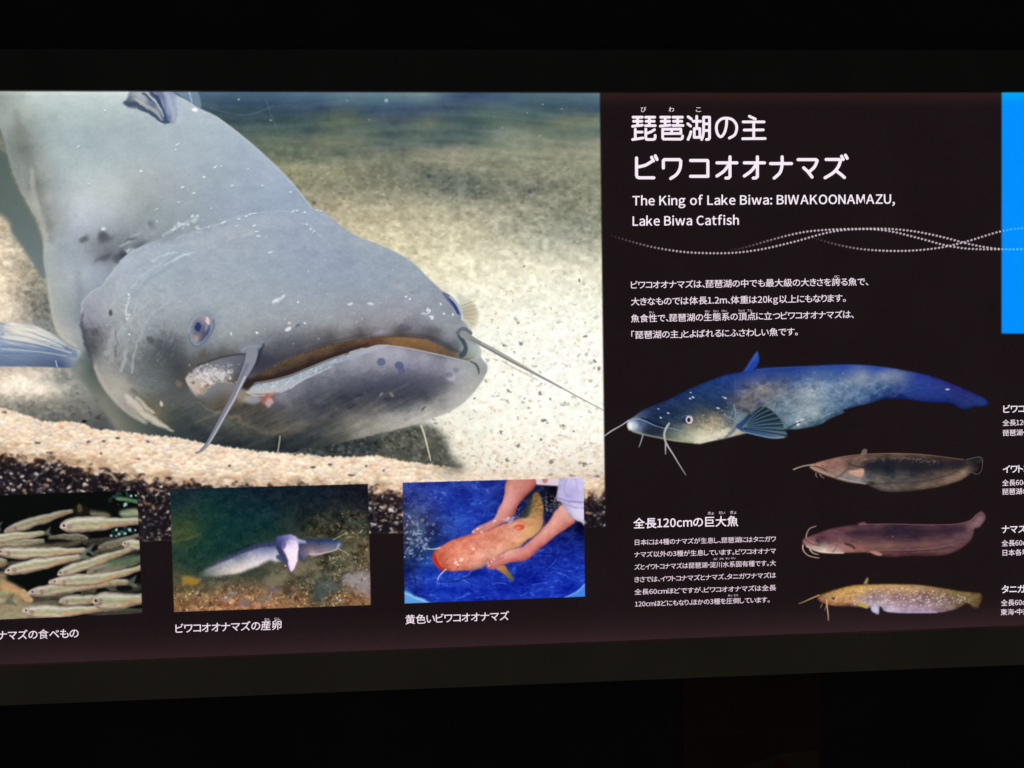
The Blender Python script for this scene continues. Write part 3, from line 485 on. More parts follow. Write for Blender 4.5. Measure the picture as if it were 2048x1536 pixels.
stroke(z(320, 560, 4.043, [(760, 834), (900, 808), (1050, 768), (1200, 708), (1400, 628), (1600, 568), (1740, 535)]), .9, (196, 178, 172), .6, 1.4)
stroke(z(320, 560, 4.043, [(1050, 880), (1130, 820), (1250, 760), (1400, 700)]), [1, 2, 1.6, 1], (206, 210, 216), .7, 2.5)
stroke(z(700, 540, 3.657, [(0, 604), (60, 582), (130, 572), (220, 550), (400, 568), (600, 608), (800, 655), (890, 672)]), 1.3, (190, 192, 204), .75, 2)
# right corner of the mouth
fillp(z(700, 540, 3.657, [(835, 520), (900, 540), (945, 560), (958, 600), (940, 640), (905, 640), (850, 650), (780, 640), (840, 600)]), field([(935, 690, (150, 162, 164)), (950, 700, (172, 180, 176)), (925, 712, (112, 118, 112)), (935, 712, (140, 144, 130))]), 1.6)
stroke(z(700, 540, 3.657, [(795, 480), (820, 510), (845, 560), (838, 600), (815, 625)]), [3, 4, 4, 5, 5], (58, 68, 82), .85, 3)
stroke(z(700, 540, 3.657, [(940, 560), (950, 600), (930, 640), (880, 660)]), [2, 3, 3, 2], (190, 196, 190), .7, 3)
stroke(z(700, 540, 3.657, [(880, 668), (920, 690), (940, 730), (942, 760)]), [1.5, 2.4, 2.4, 1.2], (70, 74, 84), .75, 2.5)
stroke(z(700, 540, 3.657, [(900, 665), (960, 672), (995, 700), (998, 745)]), 1.8, (166, 172, 168), .6, 3)
# spots on the lower lip
blob(762, 724, 8.5, 8, (92, 96, 128), .85, .5); blob(798, 731, 9, 8, (84, 90, 124), .85, .5); blob(803, 741, 7, 8, (86, 92, 126), .8, .6)
blob(903, 755, 9, 7, (196, 192, 206), .6, 1); blob(898, 750, 8, 5, (92, 90, 116), .5, 1); blob(912, 740, 6, 5, (104, 100, 128), .45, 1)
stroke([(690, 850), (745, 806), (815, 768)], [6, 3, 2], (122, 118, 120), .4, 7); stroke([(640, 872), (705, 846), (770, 806)], [3, 6, 3], (140, 132, 120), .35, 10)
blob(763, 790, 3, 5, (150, 148, 140), .6, .8, 40); blob(781, 789, 3, 5, (150, 148, 140), .6, .8, -40); blob(850, 817, 7, 1.8, (70, 70, 66), .75, .9, -8)
blob(703, 812, 14, 6, (36, 40, 56), .5, 1, -15); blob(768, 728, 0.1, 0.1, (0, 0, 0), 0)
# left corner: pale warty patch and lobe
FLAP = z(320, 560, 4.043, [(200, 800), (240, 750), (300, 700), (370, 665), (480, 630), (600, 608), (700, 604), (740, 640), (700, 740), (650, 800), (560, 840), (430, 860), (360, 920), (290, 930), (240, 870)])
fs, fm = fillp(FLAP, field([(375, 755, (190, 180, 172)), (385, 775, (196, 178, 162)), (400, 740, (152, 148, 150)), (410, 760, (186, 178, 176)), (430, 745, (150, 148, 156)), (450, 755, (150, 146, 148)), (450, 722, (108, 110, 120)), (480, 714, (100, 104, 116)), (420, 728, (112, 114, 120)), (480, 740, (84, 86, 96)), (420, 775, (140, 112, 84)), (450, 768, (118, 98, 76)), (480, 765, (56, 50, 50)), (395, 790, (178, 156, 138))]), 1.3)
for i in range(170):
    x, y = rng.normal(425, 24), rng.normal(750, 12)
    if poly.__name__ and 372 < x < 490 and 728 < y < 790: blob(x, y, rng.uniform(1, 2.8), rng.uniform(1, 2.2), [(222, 222, 226), (176, 172, 176), (90, 86, 88), (214, 196, 170)][rng.integers(4)], .6, .8, rng.uniform(0, 90))
for i in range(60):
    x, y = rng.normal(424, 17), rng.normal(748, 9)
    blob(x, y, rng.uniform(2, 5), rng.uniform(1.6, 4), [(226, 224, 228), (206, 200, 204), (232, 226, 222)][i % 3], rng.uniform(.25, .7), 1.1, rng.uniform(0, 90))
for i in range(40):
    x, y = rng.normal(418, 16), rng.normal(768, 6); blob(x, y, rng.uniform(1.5, 4), rng.uniform(1.2, 2.6), (96, 80, 66) if i % 2 else (214, 198, 180), rng.uniform(.2, .5), 1.1, rng.uniform(-60, 60))
stroke(z(320, 560, 4.043, [(300, 690), (380, 660), (480, 628), (600, 604), (690, 600)]), 1.8, (58, 58, 62), .75, 2.5)
stroke(z(320, 560, 4.043, [(205, 800), (240, 880), (290, 940)]), 1.6, (190, 196, 196), .5, 2.5)
fillp(z(320, 560, 4.043, [(290, 935), (350, 915), (390, 870), (430, 840), (500, 824), (580, 838), (640, 880), (640, 960), (600, 1020), (480, 1060), (360, 1010)]), field([(400, 785, (138, 142, 150)), (430, 772, (126, 126, 130)), (455, 775, (126, 122, 124)), (400, 800, (96, 94, 90)), (440, 800, (92, 86, 78)), (470, 795, (112, 98, 82))]), 2.2)
stroke(z(320, 560, 4.043, [(340, 925), (390, 870), (440, 838), (500, 822), (590, 840)]), 1.2, (160, 164, 170), .6, 2)
stroke(z(320, 560, 4.043, [(300, 990), (400, 1050), (520, 1090), (650, 1115)]), 1.6, (150, 134, 116), .4, 4)
stroke(z(320, 560, 4.043, [(640, 1130), (760, 1195), (900, 1222), (1120, 1190), (1350, 1130)]), [2, 5, 6, 7, 3], (134, 124, 104), .42, 12)
blob(*z(320, 560, 4.043, [(660, 930)])[0], 12, 14, (176, 160, 134), .6, 1); blob(*z(320, 560, 4.043, [(745, 965)])[0], 17, 9, (178, 176, 188), .7, .9)
blob(*z(320, 560, 4.043, [(860, 965)])[0], 12, 11, (176, 108, 96), .75, .9); blob(*z(320, 560, 4.043, [(880, 990)])[0], 7, 8, (206, 178, 180), .7, .9); blob(*z(320, 560, 4.043, [(895, 930)])[0], 10, 3, (206, 116, 96), .6, .9, -35)
stroke(z(320, 560, 4.043, [(690, 905), (760, 935), (840, 935)]), 1.5, (226, 216, 204), .6, 2.5)
stroke(z(320, 560, 4.043, [(965, 900), (1050, 850), (1130, 815)]), 1.4, (170, 172, 186), .6, 2.5)
fillp(z(320, 560, 4.043, [(630, 860), (660, 790), (720, 790), (740, 830), (700, 890), (670, 880)]), (44, 40, 40), 2, .85)
blob(*z(320, 560, 4.043, [(145, 840)])[0], 6, 8, (150, 118, 88), .5, 1, -40)
fw, fmk = poly(FLAP, 2); warp(fw, inner(fmk, 2), 2.2, 6, 261); fw, fmk = poly([(495, 740), (560, 770), (700, 700), (740, 700), (700, 740), (600, 800), (540, 812), (500, 800)], 2); warp(fw, fmk, 1.2, 10, 265)
lw, lmk = poly([(560, 900), (400, 880), (330, 800), (420, 800), (560, 800), (700, 780), (800, 780), (900, 800), (880, 835), (700, 885)], 10); warp(lw, inner(lmk, 6), 4, 16, 271)
Xw, Yw = grid(lw); modulate(lw, lmk, (fbm((Xw + Yw * .5) / 46, (Yw + .45 * Xw) / 8, 275, 3) * 17 + fbm(Xw / 7, Yw / 5, 277, 2) * 6)[..., None] * arr(1.08, 1, .88))
# foreground sand crest and dark gravel
CREST = [(-170, 800), (-60, 808), (0, 816), (25, 822), (58, 834), (80, 842), (102, 844), (130, 843), (163, 847), (178, 855), (229, 862), (292, 870), (356, 876), (416, 888), (482, 898), (520, 903), (567, 906), (610, 909), (666, 914), (700, 914), (749, 912), (780, 917), (809, 924), (850, 928), (878, 932), (932, 938), (1028, 938), (1212, 945)]
rr = np.random.default_rng(3)
cp = np.array(CREST); xs_ = np.arange(-170, 1214, 3.0); ys_ = np.interp(xs_, cp[:, 0], cp[:, 1]) + rr.uniform(-2.4, 2.0, xs_.size)
cs, cm = poly([(a, b) for a, b in zip(xs_, ys_)] + [(1216, 1100), (-170, 1110)], 1.0, smooth=False)
Xc, Yc = grid(cs)
fade = np.clip(1 - (Xc - 860) / 90, 0, 1); fade = np.maximum(fade, np.clip((Yc - 936) / 28, 0, 1)); cm = cm * fade
drk = np.interp(Xc[0], [-170, 0, 45, 91, 182, 272, 333, 454, 617, 735, 804, 1000, 1167, 1212], [898, 900, 912, 917, 930, 950, 958, 966, 972, 976, 984, 1010, 984, 982])[None, :]
w1 = fbm(Xc / 9, Yc / 8, 301, 2); w2_ = fbm(Xc / 9, Yc / 8, 305, 2)
f1, f2, r1, r2 = voro(Xc / 10 + w1 * .35, Yc / 7 + w2_ * .35, 20); dy1 = DY
pal = np.array([(246, 226, 198), (255, 240, 214), (240, 214, 184), (222, 208, 196), (250, 226, 194), (236, 196, 164), (232, 218, 200), (250, 234, 208), (214, 200, 190), (244, 222, 192)], np.float32)
base = pal[(r1 * 10).astype(int) % 10]
base = base * .62 + base.mean((0, 1)) * .38
base = base + (dy1 * 34 - np.clip(.16 - (f2 - f1), 0, .16) * 110)[..., None] * arr(1, 1.05, 1.1)
g1, g2, q1, q2 = voro(Xc / 5.5 + w2_ * .3, Yc / 4.5, 22); base += ((q1 - .5) * 26 * np.clip(1.1 - g1, 0, 1))[..., None]
base += (fbm(Xc / 34, Yc / 12, 33, 3) * 20)[..., None] * arr(1, 1.05, 1.1)
base += arr(5, 4, 3)
near = np.clip(1 - (drk - Yc) / 34, 0, 1)[..., None]
base += near * arr(6, 4, 0)
g1, g2, q1, q2 = voro(Xc / 34 + w1 * .2, Yc / 20, 25)
dk = np.clip(2.2 * (1 - g1 / .16), 0, 1) * (q1 < .28) * .85; base = base * (1 - dk[..., None]) + dk[..., None] * arr(62, 56, 68)
g1, g2, q1, q2 = voro(Xc / 26 + w1 * .3, Yc / 15, 29)
dk = np.clip(1.3 * (1 - g1 / .3), 0, 1) * (q1 < .13) * .7; base = base * (1 - dk[..., None]) + dk[..., None] * arr(222, 160, 124)
# dark gravel below
f1, f2, r1, r2 = voro(Xc / 11 + w1 * .5, Yc / 8.5 + w2_ * .4, 41)
dark = np.zeros_like(base) + arr(28, 22, 28)
v = np.clip(1.3 * (1 - f1 / (.34 + .3 * r2)), 0, 1)
pd = np.array([(70, 62, 66), (48, 42, 50), (120, 108, 106), (96, 84, 80), (84, 78, 92), (62, 50, 48), (110, 92, 76), (38, 32, 40), (58, 50, 60), (46, 40, 44)], np.float32)
dark = dark * (1 - v[..., None]) + pd[(r1 * 10).astype(int) % 10] * v[..., None]
for q, (a_, b_, lim, cc) in enumerate([(17, 13, .26, (206, 198, 194)), (12.5, 10, .20, (170, 158, 154)), (22, 14, .22, (176, 142, 108)), (9, 7.5, .16, (132, 124, 130)), (15, 12, .20, (224, 216, 212))]):
    g1, g2, q1, q2 = voro(Xc / a_ + w2_ * .4, Yc / b_ + w1 * .3, 47 + q)
    v = np.clip(2.0 * (1 - g1 / (.16 + .16 * q2)), 0, 1) * (q1 < lim); dark = dark * (1 - v[..., None]) + arr(*cc) * v[..., None]
dark = dark * (.9 + .3 * fbm(Xc / 26, Yc / 20, 51, 2))[..., None]
tt = np.clip((Yc - drk + fbm(Xc / 12, Yc / 9, 55, 3) * 24) / 14, 0, 1)[..., None]
brown = np.clip(1.3 - np.abs(Yc - drk - 1 + fbm(Xc / 20, Yc / 12, 56, 2) * 16) / 18, 0, 1)[..., None] * np.clip(.9 + fbm(Xc / 16, Yc / 10, 58, 2) * 1.3, 0, 1)[..., None]
mix = base * (1 - tt) + dark * tt
mix = mix * (1 - .62 * brown) + (mix * .42 + arr(66, 42, 26)) * .62 * brown
mix = blur(mix, 1.0)
C[cs] = C[cs] * (1 - cm[..., None]) + np.clip(mix, 0, 255) * cm[..., None]
# barbels of the near side, laid over the sand
RB1 = z(320, 560, 4.043, [(735, 565), (738, 610), (712, 690), (668, 780), (630, 860), (590, 950), (540, 1040), (480, 1150), (425, 1250), (380, 1325), (330, 1380), (285, 1402)])
WB1 = [12, 11.5, 9.6, 7.4, 6.6, 5.8, 5.2, 4.6, 4.0, 3.2, 2.2, .8]
stroke(RB1, [w_ + .8 for w_ in WB1], (86, 88, 98), .7, 2.4)
stroke(RB1, WB1, (136, 140, 152), 1, 1.8)
stroke([(p[0] - 2.2, p[1] - .8) for p in RB1[2:11]], [w_ * .35 for w_ in WB1[2:11]], (108, 112, 130), .7, 3)
stroke([(p[0] + WB1[i + 3] * .5, p[1] + 1) for i, p in enumerate(RB1[3:10])], [w_ * .28 for w_ in WB1[3:10]], (196, 194, 198), .8, 2.4)
blob(499, 692, 20, 11, (132, 138, 148), .9, 1.3, -8); blob(516, 684, 14, 8, (130, 136, 146), .8, 1.4, -30); blob(486, 699, 8, 6, (128, 134, 146), .8, 1.2)
stroke([(527, 688), (519, 704), (513, 722)], [1, 2.4, 2], (52, 54, 66), .55, 3)
stroke([(484, 700), (494, 694), (520, 692)], 2.4, (150, 158, 172), .5, 4)
RB2 = z(700, 540, 3.657, [(830, 470), (885, 500), (960, 540), (1050, 588), (1150, 645), (1280, 716), (1400, 782), (1550, 862), (1700, 945), (1852, 1024)])
WB2 = [8, 6, 4.6, 4.6, 4.4, 3.2, 2.2, 1.3, 1.0, .8]
stroke(z(700, 540, 3.657, [(790, 460), (830, 440), (880, 460)]), [5, 7, 4], (98, 108, 118), .95, 2.5)
stroke(RB2, [w_ * .95 for w_ in WB2], (146, 146, 144), 1, 1.4)
stroke([(p[0] + .5, p[1] - 1.6) for p in RB2[2:8]], [1.4, 1.4, 1.3, 1, .7, .4], (188, 184, 178), .7, 1.5)
stroke([(p[0] - .5, p[1] + 1.6) for p in RB2[1:8]], [1.2, 1.1, 1, .9, .8, .5, .4], (108, 106, 104), .6, 1.6)
stroke([(1075, 760), (1040, 742), (1005, 722)], 1.0, (188, 170, 150), .7, 1.5)
# chin barbels
stroke([(559, 873), (557, 890), (554, 906)], [1.7, 1.6, 1.5], (158, 158, 140), .9, 1.2)
stroke([(842, 852), (849, 872), (856, 900), (861, 921)], [2.2, 1.9, 1.7, 1.2], (206, 200, 178), .95, 1.3)
stroke([(1145, 910), (1175, 895), (1195, 886)], .8, (200, 192, 180), .6, 1.4)
# light fall-off along the upper edge of the print
Xt, Yt = grid(bsl)
m = np.clip(1 - (Yt - 182) / 9, 0, 1) * np.clip(1 - Xt / 900, .15, 1)
modulate(bsl, m, np.zeros_like(Xt)[..., None] + arr(16, 18, 14))
C[:] = np.where(np.pad(np.zeros((0, 0)), 0).size, C, C)
full = np.zeros((H, W, 1), np.float32); full[bsl] = bmask[..., None]
C[:] = save * (1 - full) + C * full

# ------------------------------------------------------------------ 3. small photographs
def clip_begin(quad):
    s, m = poly(quad, .5, smooth=False); return s, m, C.copy()
def clip_end(st):
    s, m, sv = st; f = np.zeros((H, W, 1), np.float32); f[s] = m[..., None]; C[:] = sv * (1 - f) + C * f
T1 = [(-165, 997), (0, 991), (272.5, 981.5), (282, 1228), (0, 1240), (-165, 1247)]
T2 = [(339, 979), (735.3, 968.5), (741, 1211), (347, 1225)]
T3 = [(805, 966), (1167.5, 956), (1170.6, 1194), (809, 1208)]
MINNOWS = []
def minnow(pts, hh, dim=1.0, eye=True, tail=True, orange=True, keep=True):
    """pts: spine from snout to tail root in the zoomed frame of the first small photograph"""
    s_ = 5.486
    q = cr([(0 + a / s_, 970 + b / s_) for a, b in pts], 10, False); n = len(q)
    d = np.gradient(q, axis=0); nv = np.stack([-d[:, 1], d[:, 0]], 1); nv /= np.linalg.norm(nv, axis=1)[:, None] + 1e-9
    nv *= np.sign(nv[:, 1:2] + 1e-9)
    t = np.linspace(0, 1, n); hh = hh * .88; h_ = hh / s_ * np.interp(t, [0, .06, .16, .32, .6, .85, 1], [.08, .42, .78, 1.0, .86, .46, .34])
    out = [tuple(q[i] - nv[i] * h_[i]) for i in range(n)] + [tuple(q[i] + nv[i] * h_[i]) for i in range(n - 1, -1, -1)]
    def m(c): return tuple(np.array(c) * dim)
    if tail:
        e = q[-1]; dv = nrm(q[-1] - q[-4]); L = hh / s_ * 1.5
        tp = [tuple(e - nv[-1] * h_[-1]), tuple(e + dv * L - nv[-1] * L * .8), tuple(e + dv * L * .6), tuple(e + dv * L * 1.05 + nv[-1] * L * .62), tuple(e + nv[-1] * h_[-1])]
        fillp(tp, m((92, 104, 92)), 1.5, .8, False)
    fillp(out, m((170, 158, 136)), .9)
    for f, c, ww, a in [(-.68, (214, 204, 198), .26, .85), (-.3, (172, 172, 140), .26, .6), (0, (136, 148, 104), .22, .6), (.22, (162, 156, 116), .22, .5), (.6, (198, 176, 154), .3, .7), (.9, (150, 132, 112), .14, .7), (-.93, (150, 150, 128), .1, .6)]:
        i0 = 1 if abs(f) > .4 else n // 4
        ks = [i for i in range(i0, n - 1)][::2]
        stroke([tuple(q[i] + nv[i] * h_[i] * f) for i in ks], [h_[i] * ww for i in ks], m(c), a, hh / s_ * .42, 2)
    if orange:
        ks = [i for i in range(int(n * .58), n - 1)][::2]
        stroke([tuple(q[i] + nv[i] * h_[i] * .35) for i in ks], [h_[i] * .22 for i in ks], m((190, 120, 74)), .5, hh / s_ * .34, 2)
    fillp([tuple(q[i] - nv[i] * h_[i] * .9) for i in range(0, max(3, int(n * .2)))] + [tuple(q[i] + nv[i] * h_[i] * .9) for i in range(max(3, int(n * .2)) - 1, -1, -1)], m((190, 164, 150)), 1.6, .6)
    ms_, mm_ = poly(out, .9, False)
    relief(ms_, mm_, max(2, hh / s_ * .22), 70 * dim, 26 * dim, (1, 1, .95))
    i = max(2, int(n * .10)); r = hh / s_ * .18
    j = int(n * .2); blob(q[j][0], q[j][1] + hh / s_ * .12, hh / s_ * .36, hh / s_ * .42, m((120, 96, 88)), .6, 1)
    blob(q[max(1, n // 30)][0], q[max(1, n // 30)][1] + 1, hh / s_ * .35, hh / s_ * .22, m((222, 190, 168)), .6, 1)
    if eye:
        ex, ey = q[i] - nv[i] * h_[i] * .18
        blob(ex, ey, r * 1.35, r * 1.25, m((206, 204, 200)), .9, .4); blob(ex, ey, r, r, (22, 24, 34), .95, .35); blob(ex + r * .4, ey - r * .4, max(.7, r * .3), max(.7, r * .3), (240, 240, 240), .8, .6)
    if keep: MINNOWS.append(out)
st = clip_begin(T1)
fillp([(-170, 960), (300, 960), (300, 1260), (-170, 1260)], (10, 12, 12), .6, 1, False)
def z1(p): return z(0, 970, 5.486, p)
for i in range(46):
    a = [(1390, 130, 120, 60), (1370, 520, 150, 70)][i % 2]; x, y = z1([(rng.normal(a[0], a[2] * .8), rng.normal(a[1], a[3]))])[0]
    if x > 215 and x < 275: blob(x, y, rng.uniform(2, 6), rng.uniform(1.5, 4), (50, 82, 84), .45, 1)
for a, b, r in [(1430, 125, 16), (1485, 120, 12), (1370, 215, 22), (1360, 230, 12), (1270, 500, 16), (1300, 545, 18), (1360, 545, 16), (1210, 562, 16), (1270, 565, 10), (1480, 500, 14), (1410, 500, 22)]:
    x, y = z1([(a, b)])[0]; blob(x, y, r / 5.4, r / 5.4, (120, 160, 162), .8, .7); blob(x, y, r / 11, r / 11, (190, 214, 214), .7, .8)
stroke(z1([(1290, 150), (1400, 165), (1510, 195)]), 3.6, (72, 112, 74), 1, 3)
fillp(z1([(1310, 290), (1400, 270), (1510, 280), (1520, 350), (1340, 350)]), (132, 142, 112), 2)
fillp(z1([(980, 290), (1100, 300), (1200, 320), (1180, 350), (1000, 345)]), (104, 102, 78), 2)
blob(*z1([(860, 265)])[0], 5, 8, (150, 132, 80), .9, .8); blob(*z1([(870, 290)])[0], 16, 12, (34, 30, 20), .6, 1)
# dim background fish
for a, b, c, d, e in [((-200, 700), (300, 720), (600, 700), 60, .5), ((300, 850), (700, 830), (1000, 800), 60, .5), ((900, 640), (1100, 620), (1400, 600), 50, .4), ((0, 900), (200, 880), (500, 850), 60, .45), ((800, 1090), (1100, 1130), (1500, 1100), 60, .6), ((300, 1250), (600, 1220), (900, 1190), 55, .55), ((1000, 760), (1300, 720), (1600, 700), 60, .5), ((200, 1340), (600, 1320), (1000, 1300), 60, .6), ((900, 1380), (1200, 1400), (1600, 1390), 60, .5)]:
    minnow([a, b, c], d, e * .72, False, False, False, False)
fillp(z1([(-900, 560), (0, 600), (300, 640), (700, 640), (950, 560), (900, 620), (700, 680), (0, 720), (-900, 700)]), (98, 92, 72), 3)
minnow([(950, 580), (750, 570), (520, 575)], 42, .62, False, False, False, False)
minnow([(1070, 690), (1300, 640), (1560, 540)], 55, .62, False, False, False)
minnow([(950, 960), (1250, 900), (1600, 790)], 70, .66, False, False, False)
fillp(z1([(1100, 840), (1250, 800), (1400, 770), (1520, 770), (1520, 860), (1300, 900)]), (74, 92, 70), 3, .9)
fillp(z1([(-900, 1000), (0, 950), (60, 1050), (250, 1150), (350, 1290), (640, 1290), (640, 1330), (300, 1480), (-900, 1500)]), field([(0, 1150, (120, 108, 84)), (30, 1180, (150, 118, 84)), (60, 1200, (110, 96, 72)), (0, 1200, (134, 116, 88)), (20, 1225, (142, 132, 104)), (60, 1225, (150, 140, 116)), (100, 1210, (92, 88, 66))]), 3)
fillp(z1([(0, 1060), (120, 1090), (230, 1160), (200, 1220), (100, 1180), (0, 1160)]), (178, 142, 100), 2)
fillp(z1([(210, 1200), (250, 1140), (290, 1190), (350, 1270), (280, 1290)]), (182, 150, 108), 1.5)
stroke(z1([(-400, 1200), (0, 1190), (80, 1185)]), 2, (116, 168, 122), .7, 2.5)
fillp(z1([(620, 1290), (900, 1110), (1530, 1090), (1530, 1160), (1100, 1200), (700, 1290)]), (74, 72, 56), 3, .7)
fillp(z1([(1050, 1150), (1130, 1130), (1200, 1170), (1060, 1190)]), (14, 14, 16), 1.5); fillp(z1([(790, 1170), (870, 1160), (880, 1195), (800, 1200)]), (12, 12, 12), 1.2); fillp(z1([(1270, 1120), (1400, 1100), (1440, 1150), (1300, 1165)]), (16, 16, 18), 1.5)
minnow([(1560, 640), (1200, 700), (1150, 700)], 1, 0, False, False, False, False)
minnow([(-420, 690), (-100, 650), (250, 630), (480, 610)], 60, .82, False, False, False)
minnow([(-560, 610), (-100, 590), (250, 560), (480, 525)], 58, .98, False, True, False)
minnow([(40, 515), (400, 400), (790, 285)], 60, .84, False, False, True)
minnow([(-420, 860), (-200, 850), (0, 850), (60, 840)], 70, .8, False, False)
minnow([(-480, 470), (-200, 440), (-60, 450)], 60, .9, True, True)
minnow([(650, 455), (1000, 430), (1540, 400)], 92, 1.0, True, False)
minnow([(1340, 650), (1520, 665), (1700, 680)], 62, 1.0)
minnow([(-60, 745), (400, 745), (940, 715)], 70, 1.0)
minnow([(625, 985), (930, 880), (1450, 700)], 66, .96, True, False)
minnow([(45, 955), (400, 880), (880, 785)], 78, 1.0)
minnow([(285, 1195), (600, 1150), (1000, 1090), (1400, 1070)], 74, .95)
minnow([(525, 1070), (850, 1050), (1200, 1010), (1600, 890)], 72, .98, True, False)
minnow([(640, 1275), (900, 1265), (1150, 1240)], 62, .92, False, False)
minnow([(235, 1385), (600, 1400), (1180, 1350)], 78, 1.0, True, False)
minnow([(1025, 1280), (1250, 1280), (1700, 1240)], 110, .96)
minnow([(-560, 1290), (-200, 1290), (60, 1280)], 80, .9, True, True)
Xq, Yq = grid(st[0]); warp(st[0], st[1], 1.5, 22, 281); modulate(st[0], st[1] * np.clip((C[st[0]].mean(-1) - 20) / 60, 0, 1), (fbm(Xq / 9, Yq / 4, 90, 3) * 18 + 8)[..., None] * arr(1.08, 1.02, .9))
clip_end(st)

# second small photograph: catfish over gravel
st = clip_begin(T2)
def z2(p): return z(335, 960, 4.935, p)
s2, m2, _ = st
Xq, Yq = grid(s2)
C[s2] = field([(340, 985, (24, 38, 52)), (540, 975, (20, 28, 44)), (735, 975, (26, 24, 36)), (345, 1020, (22, 52, 52)), (430, 1020, (16, 54, 52)), (540, 1015, (16, 44, 54)), (640, 1010, (26, 38, 46)), (735, 1010, (28, 30, 38)), (345, 1060, (60, 76, 40)), (380, 1060, (52, 72, 42)), (345, 1080, (58, 76, 46)), (420, 1060, (18, 58, 52)), (540, 1060, (14, 50, 48)), (620, 1050, (40, 46, 38)), (660, 1060, (66, 66, 50)), (730, 1060, (60, 66, 52)), (345, 1110, (26, 60, 50)), (400, 1110, (20, 58, 50)), (450, 1105, (20, 56, 52)), (390, 1145, (40, 62, 46)), (350, 1150, (72, 74, 48)), (500, 1150, (56, 62, 48)), (600, 1120, (92, 86, 64)), (560, 1140, (96, 90, 66)), (640, 1130, (86, 80, 58)), (735, 1090, (92, 74, 50)), (700, 1110, (88, 84, 62)), (735, 1130, (104, 90, 66)), (350, 1180, (92, 82, 58)), (420, 1170, (78, 78, 60)), (520, 1165, (78, 74, 58)), (600, 1165, (84, 82, 62)), (660, 1170, (64, 74, 66)), (735, 1170, (128, 104, 92)), (350, 1220, (128, 94, 60)), (450, 1200, (150, 104, 72)), (520, 1190, (142, 104, 76)), (560, 1200, (132, 96, 68)), (600, 1200, (118, 88, 58)), (640, 1200, (72, 78, 66)), (700, 1200, (116, 88, 60)), (735, 1200, (124, 94, 66))])(Xq, Yq)
rock = np.clip((Yq - (1150 - (Xq - 340) * .0)) / 40, 0, 1)
rock = np.maximum(rock, np.clip((Xq - 600) / 40, 0, 1) * np.clip((Yq - 1015 - np.abs(Xq - 690) * .1) / 20, 0, 1))
rock = np.maximum(rock, np.clip((Xq - 520) / 60, 0, 1) * np.clip((Yq - 1120) / 30, 0, 1))
modulate(s2, m2 * (.25 + .75 * rock), (fbm(Xq / 13, Yq / 9, 95, 4) * 62 - 6)[..., None] * arr(1, .92, .7))
C[s2] = np.clip(C[s2], 6, 255)
f1, f2, r1, r2 = voro(Xq / 5.2, Yq / 4.6, 61)
v = np.clip(1.6 * (1 - f1 / .55), 0, 1) * rock * m2 * np.clip(.6 + fbm(Xq / 20, Yq / 13, 97, 2) * 1.7, .05, 1)
pc = np.array([(206, 130, 66), (150, 92, 44), (60, 50, 34), (226, 176, 112), (180, 84, 46), (44, 42, 34), (134, 110, 60), (96, 84, 52), (250, 222, 170), (118, 76, 46)], np.float32)
C[s2] += (np.clip((Yq - 1155) / 40, 0, 1) * m2)[..., None] * arr(26, 12, 0)
warm = np.clip((Yq - 1160) / 40, .28, 1)[..., None]
pc_ = pc[(r1 * 10).astype(int) % 10]
pc_ = pc_ * warm + (pc_.mean(-1, keepdims=True) * arr(.85, .82, .5)) * (1 - warm)
C[s2] = C[s2] * (1 - v[..., None] * .85) + pc_ * v[..., None] * .85
for a, b, r, rr_, c in [(1900, 990, 30, 18, (160, 150, 160)), (1800, 970, 16, 10, (150, 142, 150)), (1950, 1060, 14, 20, (150, 138, 146)), (760, 1215, 14, 6, (118, 114, 138)), (640, 1130, 16, 5, (110, 106, 126)), (1040, 1080, 12, 10, (110, 108, 128)), (560, 1190, 10, 4, (130, 126, 136)), (1560, 1060, 24, 12, (76, 96, 104)), (1500, 1130, 18, 14, (58, 78, 76)), (1080, 980, 26, 12, (128, 122, 92)), (950, 1180, 16, 6, (120, 122, 118)), (1330, 870, 30, 12, (128, 116, 88)), (1180, 1080, 9, 18, (46, 42, 32)), (1850, 420, 18, 6, (48, 66, 54))]:
    x, y = z2([(a, b)])[0]; blob(x, y, r, rr_, c, .6, 1, -8)
for i in range(60):
    x, y = rng.uniform(655, 740), rng.uniform(1135, 1190); blob(x, y, 1.5, 1.3, [(150, 62, 42), (206, 170, 140), (80, 50, 44)][i % 3], .7, .7)
stroke(z2([(60, 610), (180, 580), (320, 530)]), 2, (112, 104, 48), .5, 5); stroke(z2([(70, 520), (200, 500)]), 4, (80, 92, 44), .4, 8)
warp(s2, m2, 3.0, 7, 285)
fillp(z2([(135, 960), (180, 950), (230, 955), (265, 975), (320, 970), (325, 1000), (280, 1040), (230, 1050), (190, 1030), (150, 1050)]), (158, 118, 36), 2)
LONGBODY = z2([(290, 940), (430, 852), (650, 745), (850, 665), (1000, 630), (1060, 622), (1100, 700), (1112, 800), (1060, 808), (1010, 800), (900, 850), (700, 922), (560, 945), (440, 955)])
ls, lm = fillp(LONGBODY, field([(400, 1148, (96, 112, 104)), (430, 1140, (150, 150, 152)), (460, 1120, (160, 162, 172)), (440, 1150, (164, 158, 154)), (500, 1105, (150, 156, 178)), (520, 1095, (104, 112, 160)), (560, 1095, (138, 134, 158)), (480, 1140, (200, 188, 186)), (530, 1125, (196, 190, 200)), (550, 1110, (150, 160, 190)), (470, 1112, (92, 104, 130)), (500, 1096, (70, 76, 130)), (545, 1088, (66, 70, 124))]), 2)
Xl_, Yl_ = grid(ls); relief(ls, lm, 5, 40, 0)
C[ls] = np.clip(C[ls] + (lm * np.clip((Yl_ - (1180 - (Xl_ - 340) * .42)) / 20, 0, 1))[..., None] * arr(34, 24, 18), 0, 255)
